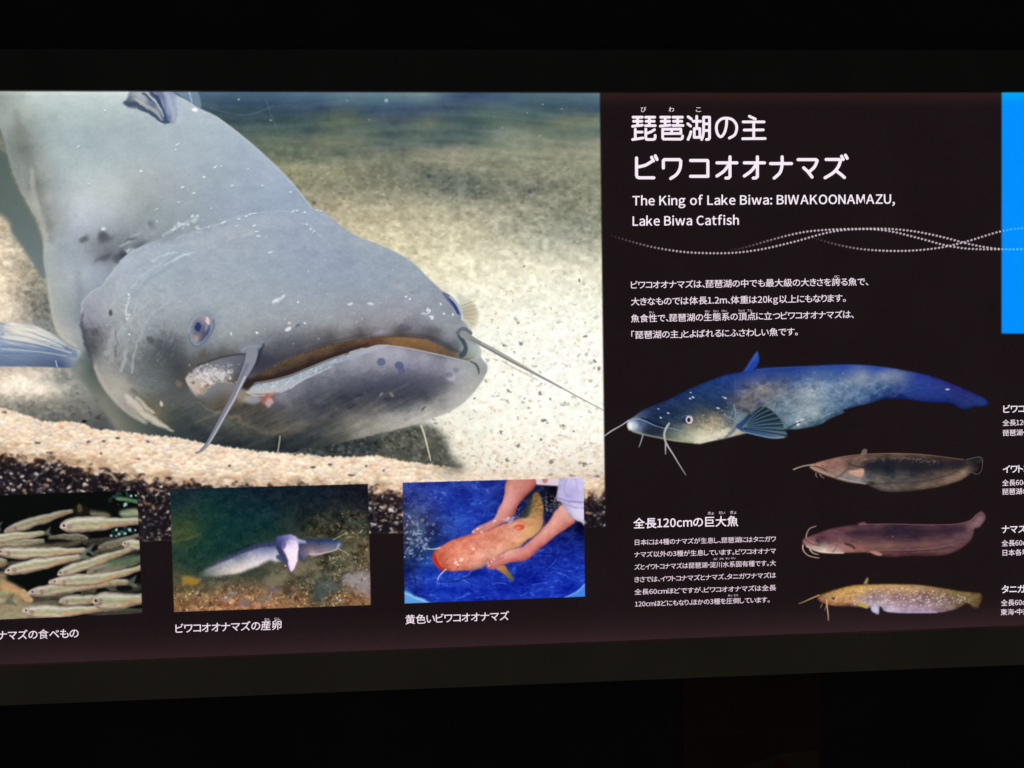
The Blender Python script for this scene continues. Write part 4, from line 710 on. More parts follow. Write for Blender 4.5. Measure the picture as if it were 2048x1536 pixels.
stroke(z2([(430, 850), (650, 747), (850, 667), (1060, 626)]), [1.5, 2.5, 3.5, 4], (52, 60, 112), .8, 4)
Xl, Yl = grid(ls); modulate(ls, lm, (fbm(Xl / 3, Yl / 2.5, 99, 2) * 14)[..., None] * arr(1, 1, 1))
HEAD2 = z2([(1285, 640), (1360, 592), (1500, 585), (1640, 592), (1710, 620), (1725, 650), (1680, 688), (1550, 725), (1440, 757), (1390, 742), (1350, 792), (1310, 795), (1285, 750)])
h2_ = poly(HEAD2, 1.4); fillp(HEAD2, field([(600, 1085, (48, 64, 112)), (640, 1083, (40, 64, 112)), (670, 1086, (50, 80, 126)), (605, 1100, (110, 90, 112)), (630, 1098, (118, 96, 106)), (655, 1100, (150, 130, 146)), (625, 1108, (186, 160, 170)), (605, 1115, (76, 92, 132)), (680, 1092, (128, 136, 156))]), 1.4)
relief(h2_[0], h2_[1], 4, 50, 0)
stroke(z2([(1360, 595), (1500, 588), (1640, 595)]), 2, (36, 62, 116), .7, 3)
stroke(z2([(1400, 735), (1550, 720), (1660, 692), (1690, 640)]), 1.5, (206, 186, 194), .7, 2)
stroke(z2([(1640, 592), (1700, 560), (1780, 522)]), [1, .8, .6], (170, 170, 130), .9, 1); stroke(z2([(1690, 680), (1740, 712), (1790, 745)]), [1, .8, .6], (196, 176, 140), .9, 1)
COIL = z2([(1060, 600), (1080, 562), (1150, 541), (1240, 547), (1290, 585), (1355, 600), (1355, 628), (1295, 640), (1292, 740), (1262, 870), (1220, 918), (1180, 880), (1130, 790), (1075, 690)])
fillp(COIL, field([(555, 1082, (66, 70, 140)), (565, 1075, (96, 96, 170)), (580, 1072, (150, 140, 206)), (590, 1078, (190, 176, 226)), (560, 1100, (48, 50, 100)), (565, 1120, (60, 58, 104)), (575, 1135, (70, 66, 116)), (605, 1085, (140, 150, 196))]), 1.3)
fillp(z2([(1122, 640), (1160, 610), (1200, 585), (1285, 620), (1288, 740), (1255, 870), (1218, 912), (1195, 860), (1175, 760), (1140, 700)]), field([(570, 1095, (236, 214, 240)), (590, 1085, (226, 206, 242)), (582, 1110, (250, 228, 244)), (583, 1140, (250, 214, 240)), (566, 1090, (120, 110, 170))]), 1.5)
blob(*z2([(1145, 655)])[0], 4, 7, (90, 80, 150), .7, .8); blob(*z2([(1163, 850)])[0], 2, 2, (255, 150, 170), .9, .6)
fillp(z2([(1070, 750), (1100, 740), (1130, 770), (1125, 795), (1090, 785)]), (58, 72, 116), 1.2); stroke(z2([(1105, 915), (1180, 912)]), .6, (150, 140, 130), .5, 1)
warp(s2, m2, 1.2, 14, 287); tone(s2, m2, 6, 120, 200, .8, 0); modulate(s2, m2, (fbm(Xq / 2.4, Yq / 2.2, 101, 2) * 9)[..., None] * arr(1, 1, .9))
clip_end(st)

# third small photograph: orange catfish held in a blue tub
st = clip_begin(T3)
s3, m3, _ = st; Xq, Yq = grid(s3)
def z3(p): return z(620, 880, 3.2, p)
C[s3] = field([(810, 970, (44, 62, 150)), (860, 975, (42, 60, 156)), (920, 975, (36, 56, 150)), (1000, 970, (32, 46, 136)), (810, 1010, (40, 52, 110)), (850, 1020, (56, 70, 134)), (900, 1010, (34, 62, 170)), (960, 1010, (32, 58, 166)), (830, 1050, (86, 96, 130)), (815, 1070, (50, 62, 90)), (860, 1060, (34, 42, 84)), (830, 1090, (44, 60, 100)), (812, 1120, (24, 34, 84)), (850, 1120, (34, 70, 140)), (860, 1150, (30, 66, 184)), (900, 1160, (26, 56, 176)), (830, 1180, (26, 48, 150)), (950, 1170, (24, 50, 170)), (1000, 1180, (24, 50, 172)), (1060, 1150, (24, 46, 160)), (1100, 1100, (22, 40, 140)), (1150, 1070, (20, 32, 110)), (1160, 1130, (26, 54, 172)), (1120, 1170, (26, 54, 178)), (1160, 1060, (16, 22, 60)), (930, 1050, (34, 64, 170)), (1060, 1000, (16, 20, 50)), (1100, 990, (18, 18, 34)), (1130, 1010, (24, 22, 34))])(Xq, Yq)
w1 = fbm(Xq / 17 + fbm(Xq / 22, Yq / 22, 110, 2) * 1.4, Yq / 13 + fbm(Xq / 22, Yq / 22, 112, 2) * 1.4, 111, 2)
w2 = fbm(Xq / 9 + 3, Yq / 7, 115, 2)
ln = np.clip(1 - np.abs(w1) / .085, 0, 1) ** 1.2
ln2 = np.clip(1 - np.abs(w2) / .09, 0, 1)
w3 = fbm(Xq / 30, Yq / 20, 117, 3)
modulate(s3, m3, (ln * 44 * np.clip(.45 + w3 * 1.6, 0, 1) + ln2 * 9 + w1 * 10 + w3 * 26 - 4)[..., None] * arr(.7, 1.0, 1.15))
for i in range(34):        # light ripples on the tub floor
    x, y = z3([(rng.uniform(1180, 1740), rng.uniform(700, 1000))])[0]
    if i % 3 == 0: x, y = z3([(rng.uniform(680, 1200), rng.uniform(870, 1030))])[0]
    a_ = rng.uniform(-.6, .5); pts = [(x, y)]
    for k in range(3): a_ += rng.normal(0, .45); pts.append((pts[-1][0] + 9 * math.cos(a_), pts[-1][1] + 6 * math.sin(a_)))
    stroke(pts, rng.uniform(.4, .9), (96, 146, 236), rng.uniform(.25, .7), 1.6)
for i in range(40):
    x, y = z3([(rng.uniform(830, 1230), rng.uniform(290, 560))])[0]; a_ = rng.uniform(-.5, .3); stroke([(x, y), (x + 5, y + 5 * a_), (x + 10, y + 8 * a_)], rng.uniform(.4, 1.1), (64, 104, 224), rng.uniform(.2, .6), 2)
w4 = fbm(Xq / 6, Yq / 4, 129, 3); modulate(s3, m3 * np.clip((Yq - 960) / 30, 0, 1), (w4 * 20)[..., None] * arr(.5, .8, 1.1))
# splash at the left
for i in range(150):
    x, y = z3([(rng.normal(680, 62), rng.normal(650, 62))])[0]
    if y > 1032: blob(x, y, rng.uniform(1, 5), rng.uniform(.8, 3), [(150, 160, 190), (196, 206, 226), (30, 40, 74), (110, 124, 160)][rng.integers(4)], .5, .8, rng.uniform(-60, 60))
for i in range(60):
    x, y = z3([(rng.uniform(600, 850), rng.uniform(300, 560))])[0]; blob(x, y, rng.uniform(.6, 1.6), rng.uniform(.6, 1.4), (130, 150, 220), .6, .8)
for i in range(60):
    x, y = z3([(rng.uniform(1500, 1610), rng.uniform(350, 470))])[0]; blob(x, y, rng.uniform(1, 4), 1.2, (150, 136, 122), .5, .8, rng.uniform(-60, 60))
for i in range(40):
    x, y = z3([(rng.uniform(1300, 1370), rng.uniform(430, 520))])[0]; blob(x, y, rng.uniform(1, 3), 1.3, (120, 110, 140), .5, .8, 60)
stroke(z3([(600, 800), (640, 820), (670, 880), (675, 960), (665, 1000)]), 1, (16, 24, 50), .8, 2)
# rim of the tub
fillp(z3([(600, 968), (690, 1005), (790, 1045), (790, 1060), (600, 1060)]), (92, 158, 222), 1.3); stroke(z3([(606, 985), (690, 1018), (760, 1048)]), 1.4, (160, 206, 240), .8, 2)
fillp(z3([(1615, 1020), (1690, 985), (1770, 920), (1770, 1020)]), (70, 130, 226), 1.3); stroke(z3([(1630, 1014), (1700, 980), (1764, 930)]), 1.4, (130, 180, 240), .7, 2)
# fish
TAILP = z3([(1290, 560), (1360, 500), (1400, 420), (1430, 350), (1460, 340), (1490, 400), (1492, 500), (1460, 590), (1380, 640)])
ts, tm = fillp(TAILP, field([(1050, 1010, (112, 88, 54)), (1080, 1000, (140, 106, 64)), (1060, 1040, (176, 134, 92)), (1075, 1050, (196, 150, 106)), (1085, 1030, (170, 124, 76))]), 1.6)
Xp, Yp = grid(ts); modulate(ts, tm, ((np.sin((Xp * .3 + Yp) / 1.6) * 8 + fbm(Xp / 5, Yp / 4, 119, 2) * 30) * np.clip((1048 - Yp) / 20, 0, 1))[..., None] * arr(1, .9, .6))
fillp(z3([(1330, 510), (1370, 440), (1410, 350), (1420, 400), (1400, 480), (1370, 520)]), (40, 52, 54), 2, .85)
ORANGE = z3([(788, 745), (806, 700), (870, 665), (930, 635), (1050, 600), (1180, 560), (1260, 535), (1370, 500), (1460, 510), (1475, 560), (1440, 600), (1350, 680), (1250, 720), (1170, 770), (1100, 815), (1000, 838), (900, 842), (850, 830), (805, 790)])
os_, om = fillp(ORANGE, field([(875, 1110, (206, 84, 56)), (880, 1130, (190, 70, 52)), (900, 1100, (226, 112, 84)), (910, 1130, (232, 128, 98)), (940, 1090, (226, 124, 96)), (950, 1110, (240, 150, 116)), (930, 1140, (226, 134, 112)), (990, 1080, (220, 128, 100)), (1000, 1100, (236, 156, 122)), (970, 1125, (220, 148, 130)), (1030, 1060, (214, 132, 104)), (1040, 1085, (232, 158, 112)), (1060, 1050, (216, 156, 104)), (1078, 1045, (196, 142, 84)), (1076, 1062, (200, 150, 90)), (1020, 1110, (226, 160, 116)), (1070, 1070, (226, 168, 108)), (980, 1140, (190, 140, 140))]), 1.2)
Xp, Yp = grid(os_); modulate(os_, om, (fbm(Xp / 12, Yp / 8, 120, 4) * 30 + fbm(Xp / 3, Yp / 2.4, 124, 2) * 9 - 4)[..., None] * arr(.7, 1.05, 1.0))
warp(os_, inner(om, 2), 1.4, 6, 289); tone(os_, om, 12, 90, 180, .84, 4); relief(os_, om, 7, 46, 16, (.8, 1, 1.1))
blob(1073, 1050, 13, 13, (198, 144, 96), .75, 1.5); blob(1060, 1062, 14, 9, (222, 168, 110), .6, 1.5)
stroke(z3([(793, 740), (800, 775), (830, 815), (862, 832)]), [3.5, 4.5, 4, 2.5], (186, 48, 36), .9, 3)
stroke(z3([(808, 735), (822, 775), (850, 812)]), 1, (232, 120, 90), .7, 2)
stroke(z3([(930, 640), (1050, 604), (1180, 566)]), [2, 3, 2], (196, 84, 66), .5, 5)
blob(*z3([(1340, 560)])[0], 10.5, 5.5, (216, 72, 48), .9, .4, -8)
for a, b, r in [(970, 765, 4.4), (935, 785, 4), (948, 800, 2.6), (1045, 697, 2.6), (1010, 760, 1.4), (930, 760, 1.2), (1060, 720, 1.2), (905, 700, 1.2)]: blob(*z3([(a, b)])[0], r, r * .8, (255, 226, 210), .9, .9, -30)
blob(*z3([(948, 812)])[0], 1.6, 1.3, (50, 40, 50), .9, .5)
fillp(z3([(1188, 815), (1240, 800), (1270, 835), (1295, 870), (1308, 905), (1280, 895), (1240, 860)]), field([(1000, 1135, (206, 130, 70)), (1015, 1150, (130, 110, 60)), (1025, 1160, (84, 90, 56))]), 1.2)
stroke(z3([(868, 830), (840, 860), (812, 906)]), [1.3, 1.1, .7], (236, 200, 190), .95, 1); stroke(z3([(830, 692), (780, 702), (725, 694)]), [1.2, 1, .7], (206, 206, 196), .9, 1)
stroke(z3([(800, 900), (900, 910), (1000, 885), (1080, 850)]), 1.2, (10, 20, 80), .7, 2.5)
ksave = C.copy()
for i in range(90):
    x, y = z3([(rng.uniform(830, 1440), rng.uniform(520, 830))])[0]
    inside = om[min(max(int(y - Y0 - os_[0].start), 0), om.shape[0] - 1), min(max(int(x - X0 - os_[1].start), 0), om.shape[1] - 1)] > .98
    if inside: blob(x, y, rng.uniform(2, 8), rng.uniform(1.2, 3.5), [(196, 110, 84), (238, 178, 146), (206, 132, 96)][i % 3], rng.uniform(.12, .4), 1.3, -25)
stroke(z3([(1000, 838), (1100, 812), (1150, 780)]), [2, 4, 3], (150, 120, 130), .5, 5)
stroke(z3([(1140, 745), (1180, 760), (1215, 770)]), 3, (226, 176, 130), .6, 4)
stroke(z3([(1380, 500), (1430, 430), (1465, 360)]), 1.2, (90, 72, 36), .5, 2)
# arms, hands, sleeve, badge
ARM = z3([(1278, 240), (1455, 240), (1440, 300), (1390, 350), (1335, 410), (1305, 480), (1270, 520), (1210, 548), (1120, 590), (1050, 602), (1036, 590), (1060, 568), (1130, 530), (1180, 500), (1205, 440), (1240, 370)])
skin = field([(1030, 960, (206, 142, 128)), (1060, 965, (190, 116, 108)), (1020, 1000, (224, 158, 150)), (1040, 1000, (200, 128, 122)), (1000, 1030, (220, 154, 148)), (1020, 1030, (206, 134, 124)), (960, 1060, (230, 168, 160)), (990, 1050, (214, 148, 136))])
fillp(ARM, skin, 1.1); relief(*poly(ARM, 1.1), 7, 66, 10, (.7, 1, .95))
for a, b in [((1060, 590), (1150, 548)), ((1070, 600), (1170, 560)), ((1040, 578), (1120, 548))]: stroke(z3([a, b]), .7, (170, 92, 90), .6, 1.3)
for a, b, r in [(1075, 572, 2), (1100, 590, 1.8), (1180, 520, 2), (1270, 505, 2), (1045, 588, 1.5)]: blob(*z3([(a, b)])[0], r * 1.6, r, (250, 216, 214), .75, .9, -30)
ARM2 = z3([(1610, 415), (1660, 460), (1700, 520), (1640, 570), (1540, 640), (1440, 725), (1390, 765), (1310, 780), (1230, 800), (1180, 825), (1140, 825), (1130, 800), (1160, 785), (1150, 765), (1210, 740), (1280, 705), (1360, 685), (1440, 620), (1520, 530)])
fillp(ARM2, field([(1140, 1020, (234, 178, 166)), (1130, 1050, (206, 132, 120)), (1100, 1060, (226, 160, 146)), (1080, 1095, (196, 112, 106)), (1070, 1085, (224, 150, 140)), (1040, 1105, (222, 146, 136)), (1000, 1125, (226, 156, 146)), (1020, 1110, (228, 162, 150)), (1020, 1130, (190, 112, 106))]), 1.1)
relief(*poly(ARM2, 1.1), 7, 66, 12, (.7, 1, .95))
for a, b in [((1165, 785), (1230, 755)), ((1150, 805), (1240, 775)), ((1175, 770), (1215, 748)), ((1160, 818), (1230, 792))]: stroke(z3([a, b]), .7, (166, 88, 84), .6, 1.4)
for p, w_ in [([(1150, 812), (1200, 800), (1260, 772)], 1), ([(1140, 792), (1190, 780), (1240, 756)], 1), ([(1170, 770), (1210, 758), (1250, 742)], .8), ([(1300, 780), (1380, 768), (1430, 720)], 2.4)]:
    stroke(z3(p), w_, (176, 92, 84), .5, 1.6)
for a, b in [(1148, 806), (1140, 790), (1162, 782), (1180, 764)]: blob(*z3([(a, b)])[0], 2.2, 1.4, (246, 206, 192), .8, .9, -15)
for a, b in [(1290, 720), (1260, 735), (1330, 700), (1500, 590), (1560, 530)]: blob(*z3([(a, b)])[0], 7, 2.4, (240, 186, 166), .4, 1.3, -35)
stroke(z3([(1240, 512), (1285, 520), (1300, 500)]), [2, 4, 2], (206, 196, 220), .6, 3)
stroke(z3([(1290, 300), (1270, 370), (1230, 440), (1190, 505)]), 2.2, (232, 172, 156), .45, 5); stroke(z3([(1430, 300), (1370, 370), (1320, 420), (1290, 490)]), 2.6, (150, 84, 78), .5, 5)
SLEEVE = z3([(1600, 240), (1770, 235), (1770, 540), (1740, 530), (1690, 505), (1640, 460), (1605, 405), (1578, 380), (1585, 310)])
fillp(SLEEVE, field([(1120, 965, (190, 180, 222)), (1150, 965, (206, 198, 236)), (1160, 1000, (196, 188, 228)), (1118, 995, (206, 198, 230)), (1140, 990, (176, 166, 214)), (1150, 1020, (214, 206, 236)), (1165, 1040, (226, 220, 240)), (1130, 1010, (196, 188, 222))]), 1.1)
relief(*poly(SLEEVE, 1.1), 6, 70, 10)
stroke(z3([(1590, 370), (1650, 390), (1755, 400)]), 1.6, (130, 120, 176), .7, 3); stroke(z3([(1610, 400), (1680, 430), (1755, 440)]), 1, (140, 130, 186), .6, 2); stroke(z3([(1640, 260), (1625, 320), (1650, 360)]), 1.4, (150, 140, 196), .5, 3); stroke(z3([(1700, 250), (1720, 340)]), 1.2, (160, 150, 204), .5, 3)
warp(s3, m3, 1.0, 16, 291)
ak = np.clip(np.abs(C - ksave).sum(-1)[s3] / 30, 0, 1); Xk, Yk = grid(s3)
modulate(s3, m3 * ak, (fbm(Xk / 10, Yk / 8, 293, 3) * 12 + fbm(Xk / 2.5, Yk / 2.5, 295, 1) * 3)[..., None] * arr(.9, 1, 1))
fillp(z3([(1442, 236), (1600, 236), (1590, 296), (1450, 288)]), (222, 204, 216), 1, 1, False); fillp(z3([(1486, 250), (1524, 250), (1510, 278), (1492, 272)]), (190, 122, 110), 1)
clip_end(st)

# ------------------------------------------------------------------ 4. the cut-out fish
def z4(p): return z(1200, 700, 5.12, p)
def z5(p): return z(1560, 700, 4.655, p)
def z6(p): return z(1560, 870, 4.043, p)
F1 = [(1255.3, 847), (1258.6, 841), (1270, 833), (1288, 820), (1312, 810), (1336.7, 799.6), (1375.8, 780), (1414.8, 763.5), (1450, 750.8), (1487, 743.4), (1516, 737), (1555, 734.5), (1600, 733), (1624, 731.8), (1689, 729), (1736, 730.5), (1785.6, 736.5), (1839, 746), (1882, 758), (1925, 775), (1964, 792.4), (1977.8, 802), (1980, 808.5), (1975, 812), (1957, 813.4), (1946, 815), (1936, 819), (1921, 816), (1903.7, 806.3), (1854, 804), (1818, 798.8), (1796, 797), (1770.5, 798.4), (1742.6, 806.3), (1710.4, 813.9), (1689, 820.3), (1690, 825.7), (1663, 837.5), (1639.5, 850.4), (1603, 857.9), (1577, 859), (1560, 858), (1500, 866), (1454, 876.8), (1420, 884), (1401, 888.5), (1391, 886.5), (1336.7, 880.7), (1287.9, 870), (1266, 863), (1257, 856)]
f1s, f1m = fillp(F1, field([
 (1300, 822, (40, 60, 104)), (1340, 805, (38, 60, 110)), (1400, 775, (36, 62, 128)), (1450, 755, (36, 66, 148)), (1500, 745, (34, 66, 160)), (1600, 737, (34, 68, 168)), (1690, 733, (34, 72, 180)), (1760, 736, (34, 68, 186)), (1840, 750, (40, 60, 160)), (1900, 768, (46, 50, 138)), (1950, 792, (42, 54, 136)), (1972, 806, (40, 62, 146)), (1940, 812, (34, 60, 128)), (1930, 800, (38, 48, 130)), (1905, 795, (30, 52, 130)),
 (1275, 842, (88, 110, 150)), (1262, 850, (196, 206, 220)), (1275, 858, (120, 140, 170)), (1290, 855, (70, 92, 132)), (1300, 860, (44, 52, 76)), (1300, 840, (34, 54, 92)), (1320, 835, (30, 48, 84)), (1320, 868, (62, 72, 76)), (1340, 870, (92, 104, 92)), (1345, 860, (84, 100, 104)), (1350, 830, (30, 50, 84)), (1370, 810, (32, 56, 96)), (1400, 800, (34, 60, 106)), (1430, 790, (32, 62, 112)), (1360, 850, (70, 84, 92)), (1360, 870, (134, 138, 120)), (1380, 860, (150, 146, 120)), (1400, 870, (206, 200, 172)), (1400, 884, (222, 216, 188)), (1370, 880, (170, 168, 146)), (1430, 860, (196, 186, 158)), (1420, 845, (170, 156, 126)), (1435, 838, (150, 134, 104)), (1410, 835, (96, 96, 84)), (1440, 880, (214, 208, 184)), (1450, 865, (196, 192, 170)), (1460, 850, (104, 112, 118)), (1450, 820, (44, 64, 92)), (1430, 815, (36, 58, 92)), (1475, 830, (90, 104, 120)), (1480, 865, (196, 190, 166)),
 (1470, 780, (40, 66, 124)), (1470, 800, (80, 84, 104)), (1490, 795, (112, 106, 112)), (1500, 780, (104, 104, 120)), (1530, 775, (130, 122, 126)), (1560, 775, (118, 118, 130)), (1540, 760, (52, 78, 138)), (1580, 760, (62, 86, 140)), (1520, 805, (84, 94, 112)), (1490, 820, (86, 92, 102)), (1560, 800, (100, 118, 138)), (1570, 820, (92, 118, 142)), (1590, 835, (100, 128, 150)), (1600, 800, (128, 144, 158)), (1620, 780, (134, 150, 168)), (1640, 790, (130, 150, 170)), (1610, 765, (84, 108, 152)), (1640, 765, (100, 124, 162)), (1650, 820, (104, 132, 158)), (1660, 800, (96, 124, 156)), (1690, 790, (92, 122, 160)), (1700, 760, (110, 130, 160)), (1730, 755, (146, 156, 170)), (1770, 752, (140, 150, 170)), (1800, 755, (110, 124, 160)), (1680, 750, (62, 96, 162)), (1740, 742, (70, 96, 170)), (1720, 780, (80, 116, 156)), (1750, 775, (72, 108, 156)), (1730, 800, (62, 92, 144)), (1780, 775, (52, 90, 150)), (1820, 770, (48, 80, 158)), (1860, 775, (40, 66, 158)), (1800, 790, (36, 56, 130)), (1840, 795, (36, 60, 146)), (1870, 790, (36, 56, 146)), (1890, 780, (40, 58, 150)), (1770, 792, (44, 66, 130)),
 (1600, 852, (92, 120, 140)), (1640, 840, (76, 106, 134)), (1670, 828, (72, 104, 134)), (1600, 842, (150, 166, 170)), (1640, 830, (140, 156, 160))]), .9)
Xf, Yf = grid(f1s)
ss = np.clip((Xf - 1450) / 40, 0, 1) * np.clip((1860 - Xf) / 90, 0, 1) * np.clip((Yf - (752 + np.abs(Xf - 1640) * .02)) / 14, 0, 1)
modulate(f1s, f1m * ss, (fbm(Xf / 13 + Yf / 30, Yf / 9, 130, 3) * 34 + fbm(Xf / 4, Yf / 3, 133, 2) * 12)[..., None] * arr(1, .95, .85))
modulate(f1s, f1m, (fbm(Xf / 5, Yf / 4, 137, 2) * 7)[..., None])
modulate(f1s, f1m * np.clip((Xf - 1380) / 40, 0, 1) * np.clip((1490 - Xf) / 30, 0, 1) * np.clip((Yf - 815) / 20, 0, 1), (fbm(Xf / 8, Yf / 6, 139, 3) * 34)[..., None] * arr(1, .95, .8))
modulate(f1s, f1m * np.clip((1490 - Xf) / 60, 0, 1), (fbm((Xf + Yf) / 30, (Yf - .45 * Xf) / 4, 141, 2) * 8)[..., None])
for i in range(130):
    x = rng.uniform(1560, 1700); y = np.interp(x, [1560, 1640, 1700], [800, 780, 770]) + rng.normal(0, 15)
    stroke([(x, y), (x + rng.uniform(2, 7), y + rng.uniform(-1, 5))], rng.uniform(.6, 1.6), (170, 186, 196), rng.uniform(.1, .4), 2)
for p in [[(1674, 781), (1682, 786), (1687, 793)], [(1694, 781), (1699, 786)], [(1612, 758), (1620, 757), (1627, 759)], [(1640, 780), (1650, 778), (1654, 783)], [(1610, 798), (1625, 802), (1638, 805)], [(1618, 788), (1630, 792), (1637, 798)], [(1752, 787), (1765, 778), (1785, 773)], [(1735, 770), (1760, 762)]]:
    stroke(p, 1.1, (176, 194, 206), .3, 2.2)
stroke([(1516, 739), (1560, 736), (1620, 733.5), (1690, 731), (1740, 732.5), (1800, 740)], 1.5, (60, 100, 206), .45, 2.5)
stroke([(1600, 850), (1640, 836), (1668, 824)], 1.4, (170, 184, 186), .5, 2)
for k in range(22):
    x = 1606 + k * 4; y = np.interp(x, [1600, 1640, 1690], [842, 833, 822]); y2 = np.interp(x, [1600, 1640, 1663, 1690], [857, 849, 837, 826]); stroke([(x - 4, y + 2), (x + 1, y2 - 1)], .6, (52, 78, 106), .5, 1)
# mouth, gill, eye
warp(f1s, inner(f1m, 2), 2.0, 8, 297); tone(f1s, f1m, 0, 60, 150, .80, -3); relief(f1s, f1m, 7, 30, 4)
stroke(z4([(300, 725), (350, 710), (420, 712), (480, 735), (560, 772), (650, 800), (700, 800), (780, 815), (860, 838)]), [1.0, 1.2, 1.2, 1.2, 1.1, 1.0, .8, .7, .6], (150, 168, 186), .75, 1.6)
stroke(z4([(430, 700), (500, 722), (580, 760), (690, 790)]), [1, 2, 2.4, 1.5], (18, 28, 56), .85, 2)
fillp(z4([(440, 815), (520, 808), (640, 800), (660, 860), (560, 880), (470, 862)]), (30, 34, 54), 3, .75)
blob(1268, 852, 9, 8, (232, 236, 240), .5, 1); blob(1261, 853, 5, 8, (244, 246, 246), .7, .9)
stroke(z4([(340, 835), (450, 866), (640, 905), (800, 935), (980, 955)]), 1.6, (196, 206, 160), .5, 2.5)
stroke(z4([(990, 950), (1150, 880), (1320, 810)]), 3, (226, 220, 196), .5, 5); stroke(z4([(1290, 905), (1360, 840), (1400, 790)]), [2, 3, 2], (70, 84, 104), .6, 4)
stroke(z4([(1380, 560), (1395, 640), (1390, 700), (1340, 700), (1280, 660)]), 1.3, (150, 170, 166), .6, 2); blob(*z4([(1440, 690)])[0], 10, 13, (112, 134, 160), .6, 1)
for i in range(60):
    x, y = z4([(rng.normal(1400, 50), rng.normal(660, 60))])[0]; blob(x, y, 1.4, 1, (140, 160, 160), .5, .8)
for i in range(120):
    x, y = z4([(rng.normal(1150, 90), rng.normal(760, 50))])[0]; blob(x, y, rng.uniform(1, 3), rng.uniform(.8, 2), (186, 170, 136) if i % 2 else (96, 92, 84), .35, .9)
for a, b, r in [(1290, 492, 2.4), (1265, 480, 1.2), (1218, 597, 2.2), (1205, 595, 1.2), (628, 695, 2), (705, 648, 2), (605, 604, 1.5), (935, 437, 1.5), (960, 485, 2.2), (930, 498, 2)]: blob(*z4([(a, b)])[0], r * 1.4, r * .8, (216, 228, 240), .8, .8, 20)
blob(*z4([(900, 715)])[0], 12, 10, (28, 42, 84), .8, .8); blob(*z4([(922, 715)])[0], 7.4, 8.8, (214, 206, 206), .95, .3); blob(*z4([(917, 718)])[0], 3.4, 4.6, (70, 40, 50), .95, .4); blob(*z4([(917, 718)])[0], 2, 2.6, (20, 16, 30), .95, .5)
stroke(z4([(850, 690), (890, 672), (940, 680)]), 1, (96, 120, 170), .7, 1.5)
blob(*z4([(900, 780)])[0], 9, 4, (150, 130, 112), .6, 1, 20); stroke(z4([(760, 770), (850, 790), (900, 830)]), 1, (90, 112, 130), .6, 2)
# pectoral fin, dorsal fin, small white spot
PEC = z4([(1400, 780), (1490, 700), (1545, 632), (1550, 660), (1620, 605), (1680, 582), (1740, 600), (1810, 660), (1860, 720), (1900, 810), (1928, 875), (1890, 902), (1780, 910), (1650, 885), (1500, 848), (1430, 815)])
fillp(PEC, field([(1485, 855, (44, 74, 120)), (1500, 840, (40, 60, 84)), (1530, 820, (30, 46, 60)), (1550, 840, (34, 54, 70)), (1570, 860, (60, 86, 100)), (1560, 872, (92, 112, 128)), (1520, 862, (52, 80, 116)), (1560, 830, (36, 56, 66))]), .9)
for e in [(1690, 588), (1745, 612), (1795, 650), (1838, 700), (1870, 755), (1895, 810), (1912, 860)]:
    c = ((1450 + e[0]) / 2 + 10, (790 + e[1]) / 2 - 18 * (850 - e[1]) / 260)
    stroke(z4([(1470, 790), c, e]), [.6, .7, .9], (104, 134, 142), .7, 1.2)
    stroke(z4([(1490, 800), (c[0] + 14, c[1] + 14), (e[0] + 8, e[1] + 16)]), [.8, 1.3, 2], (18, 32, 44), .6, 1.8)
stroke(z4([(1480, 840), (1650, 880), (1780, 902), (1890, 896)]), 1.2, (126, 150, 176), .8, 1.8)
DOR = z4([(1475, 225), (1515, 160), (1560, 90), (1618, 15), (1634, 60), (1638, 110), (1620, 160), (1590, 195), (1540, 225)])
fillp(DOR, field([(1495, 738, (34, 66, 150)), (1510, 715, (44, 82, 178)), (1516, 708, (46, 84, 176)), (1518, 725, (30, 60, 150))]), .9)
stroke(z4([(1500, 215), (1560, 120), (1615, 35)]), .8, (70, 110, 190), .6, 1.4)
blob(1597.5, 847, 3.4, 5, (244, 236, 232), .95, .6); blob(1606, 840, 5, 2, (206, 212, 206), .8, .9, -10); stroke([(1577, 858), (1590, 850), (1600, 845)], 1.4, (40, 62, 78), .8, 2)
blob(1898, 779, 4.6, 1.8, (190, 206, 230), .85, .8)
stroke([(1889, 797), (1905, 800), (1925, 806)], 1.5, (30, 40, 110), .6, 3); stroke([(1920, 790), (1945, 802)], 1.2, (24, 34, 110), .6, 3)
B_F1 = [(z4([(300, 722), (220, 775), (120, 832), (48, 884)]), [1.4, 1.1, 1.4, .9], (176, 178, 186)),
        (z4([(445, 873), (425, 940), (404, 998)]), [1.4, 1.1, .6], (150, 150, 156)),
        (z4([(716, 752), (690, 790), (665, 850), (670, 920), (700, 985), (760, 1080), (820, 1180), (885, 1282)]), [1.6, 2.0, 1.8, 1.7, 1.6, 1.3, 1.0, .6], (186, 180, 182)),
        (z4([(678, 960), (677, 1010), (678, 1070)]), [1.6, 1.3, .8], (170, 166, 172))]
for p, w_, c in B_F1: stroke(p, w_, c, 1, 1)
stroke(z4([(712, 770), (676, 850), (680, 910)]), .8, (120, 140, 168), .6, 1.4)
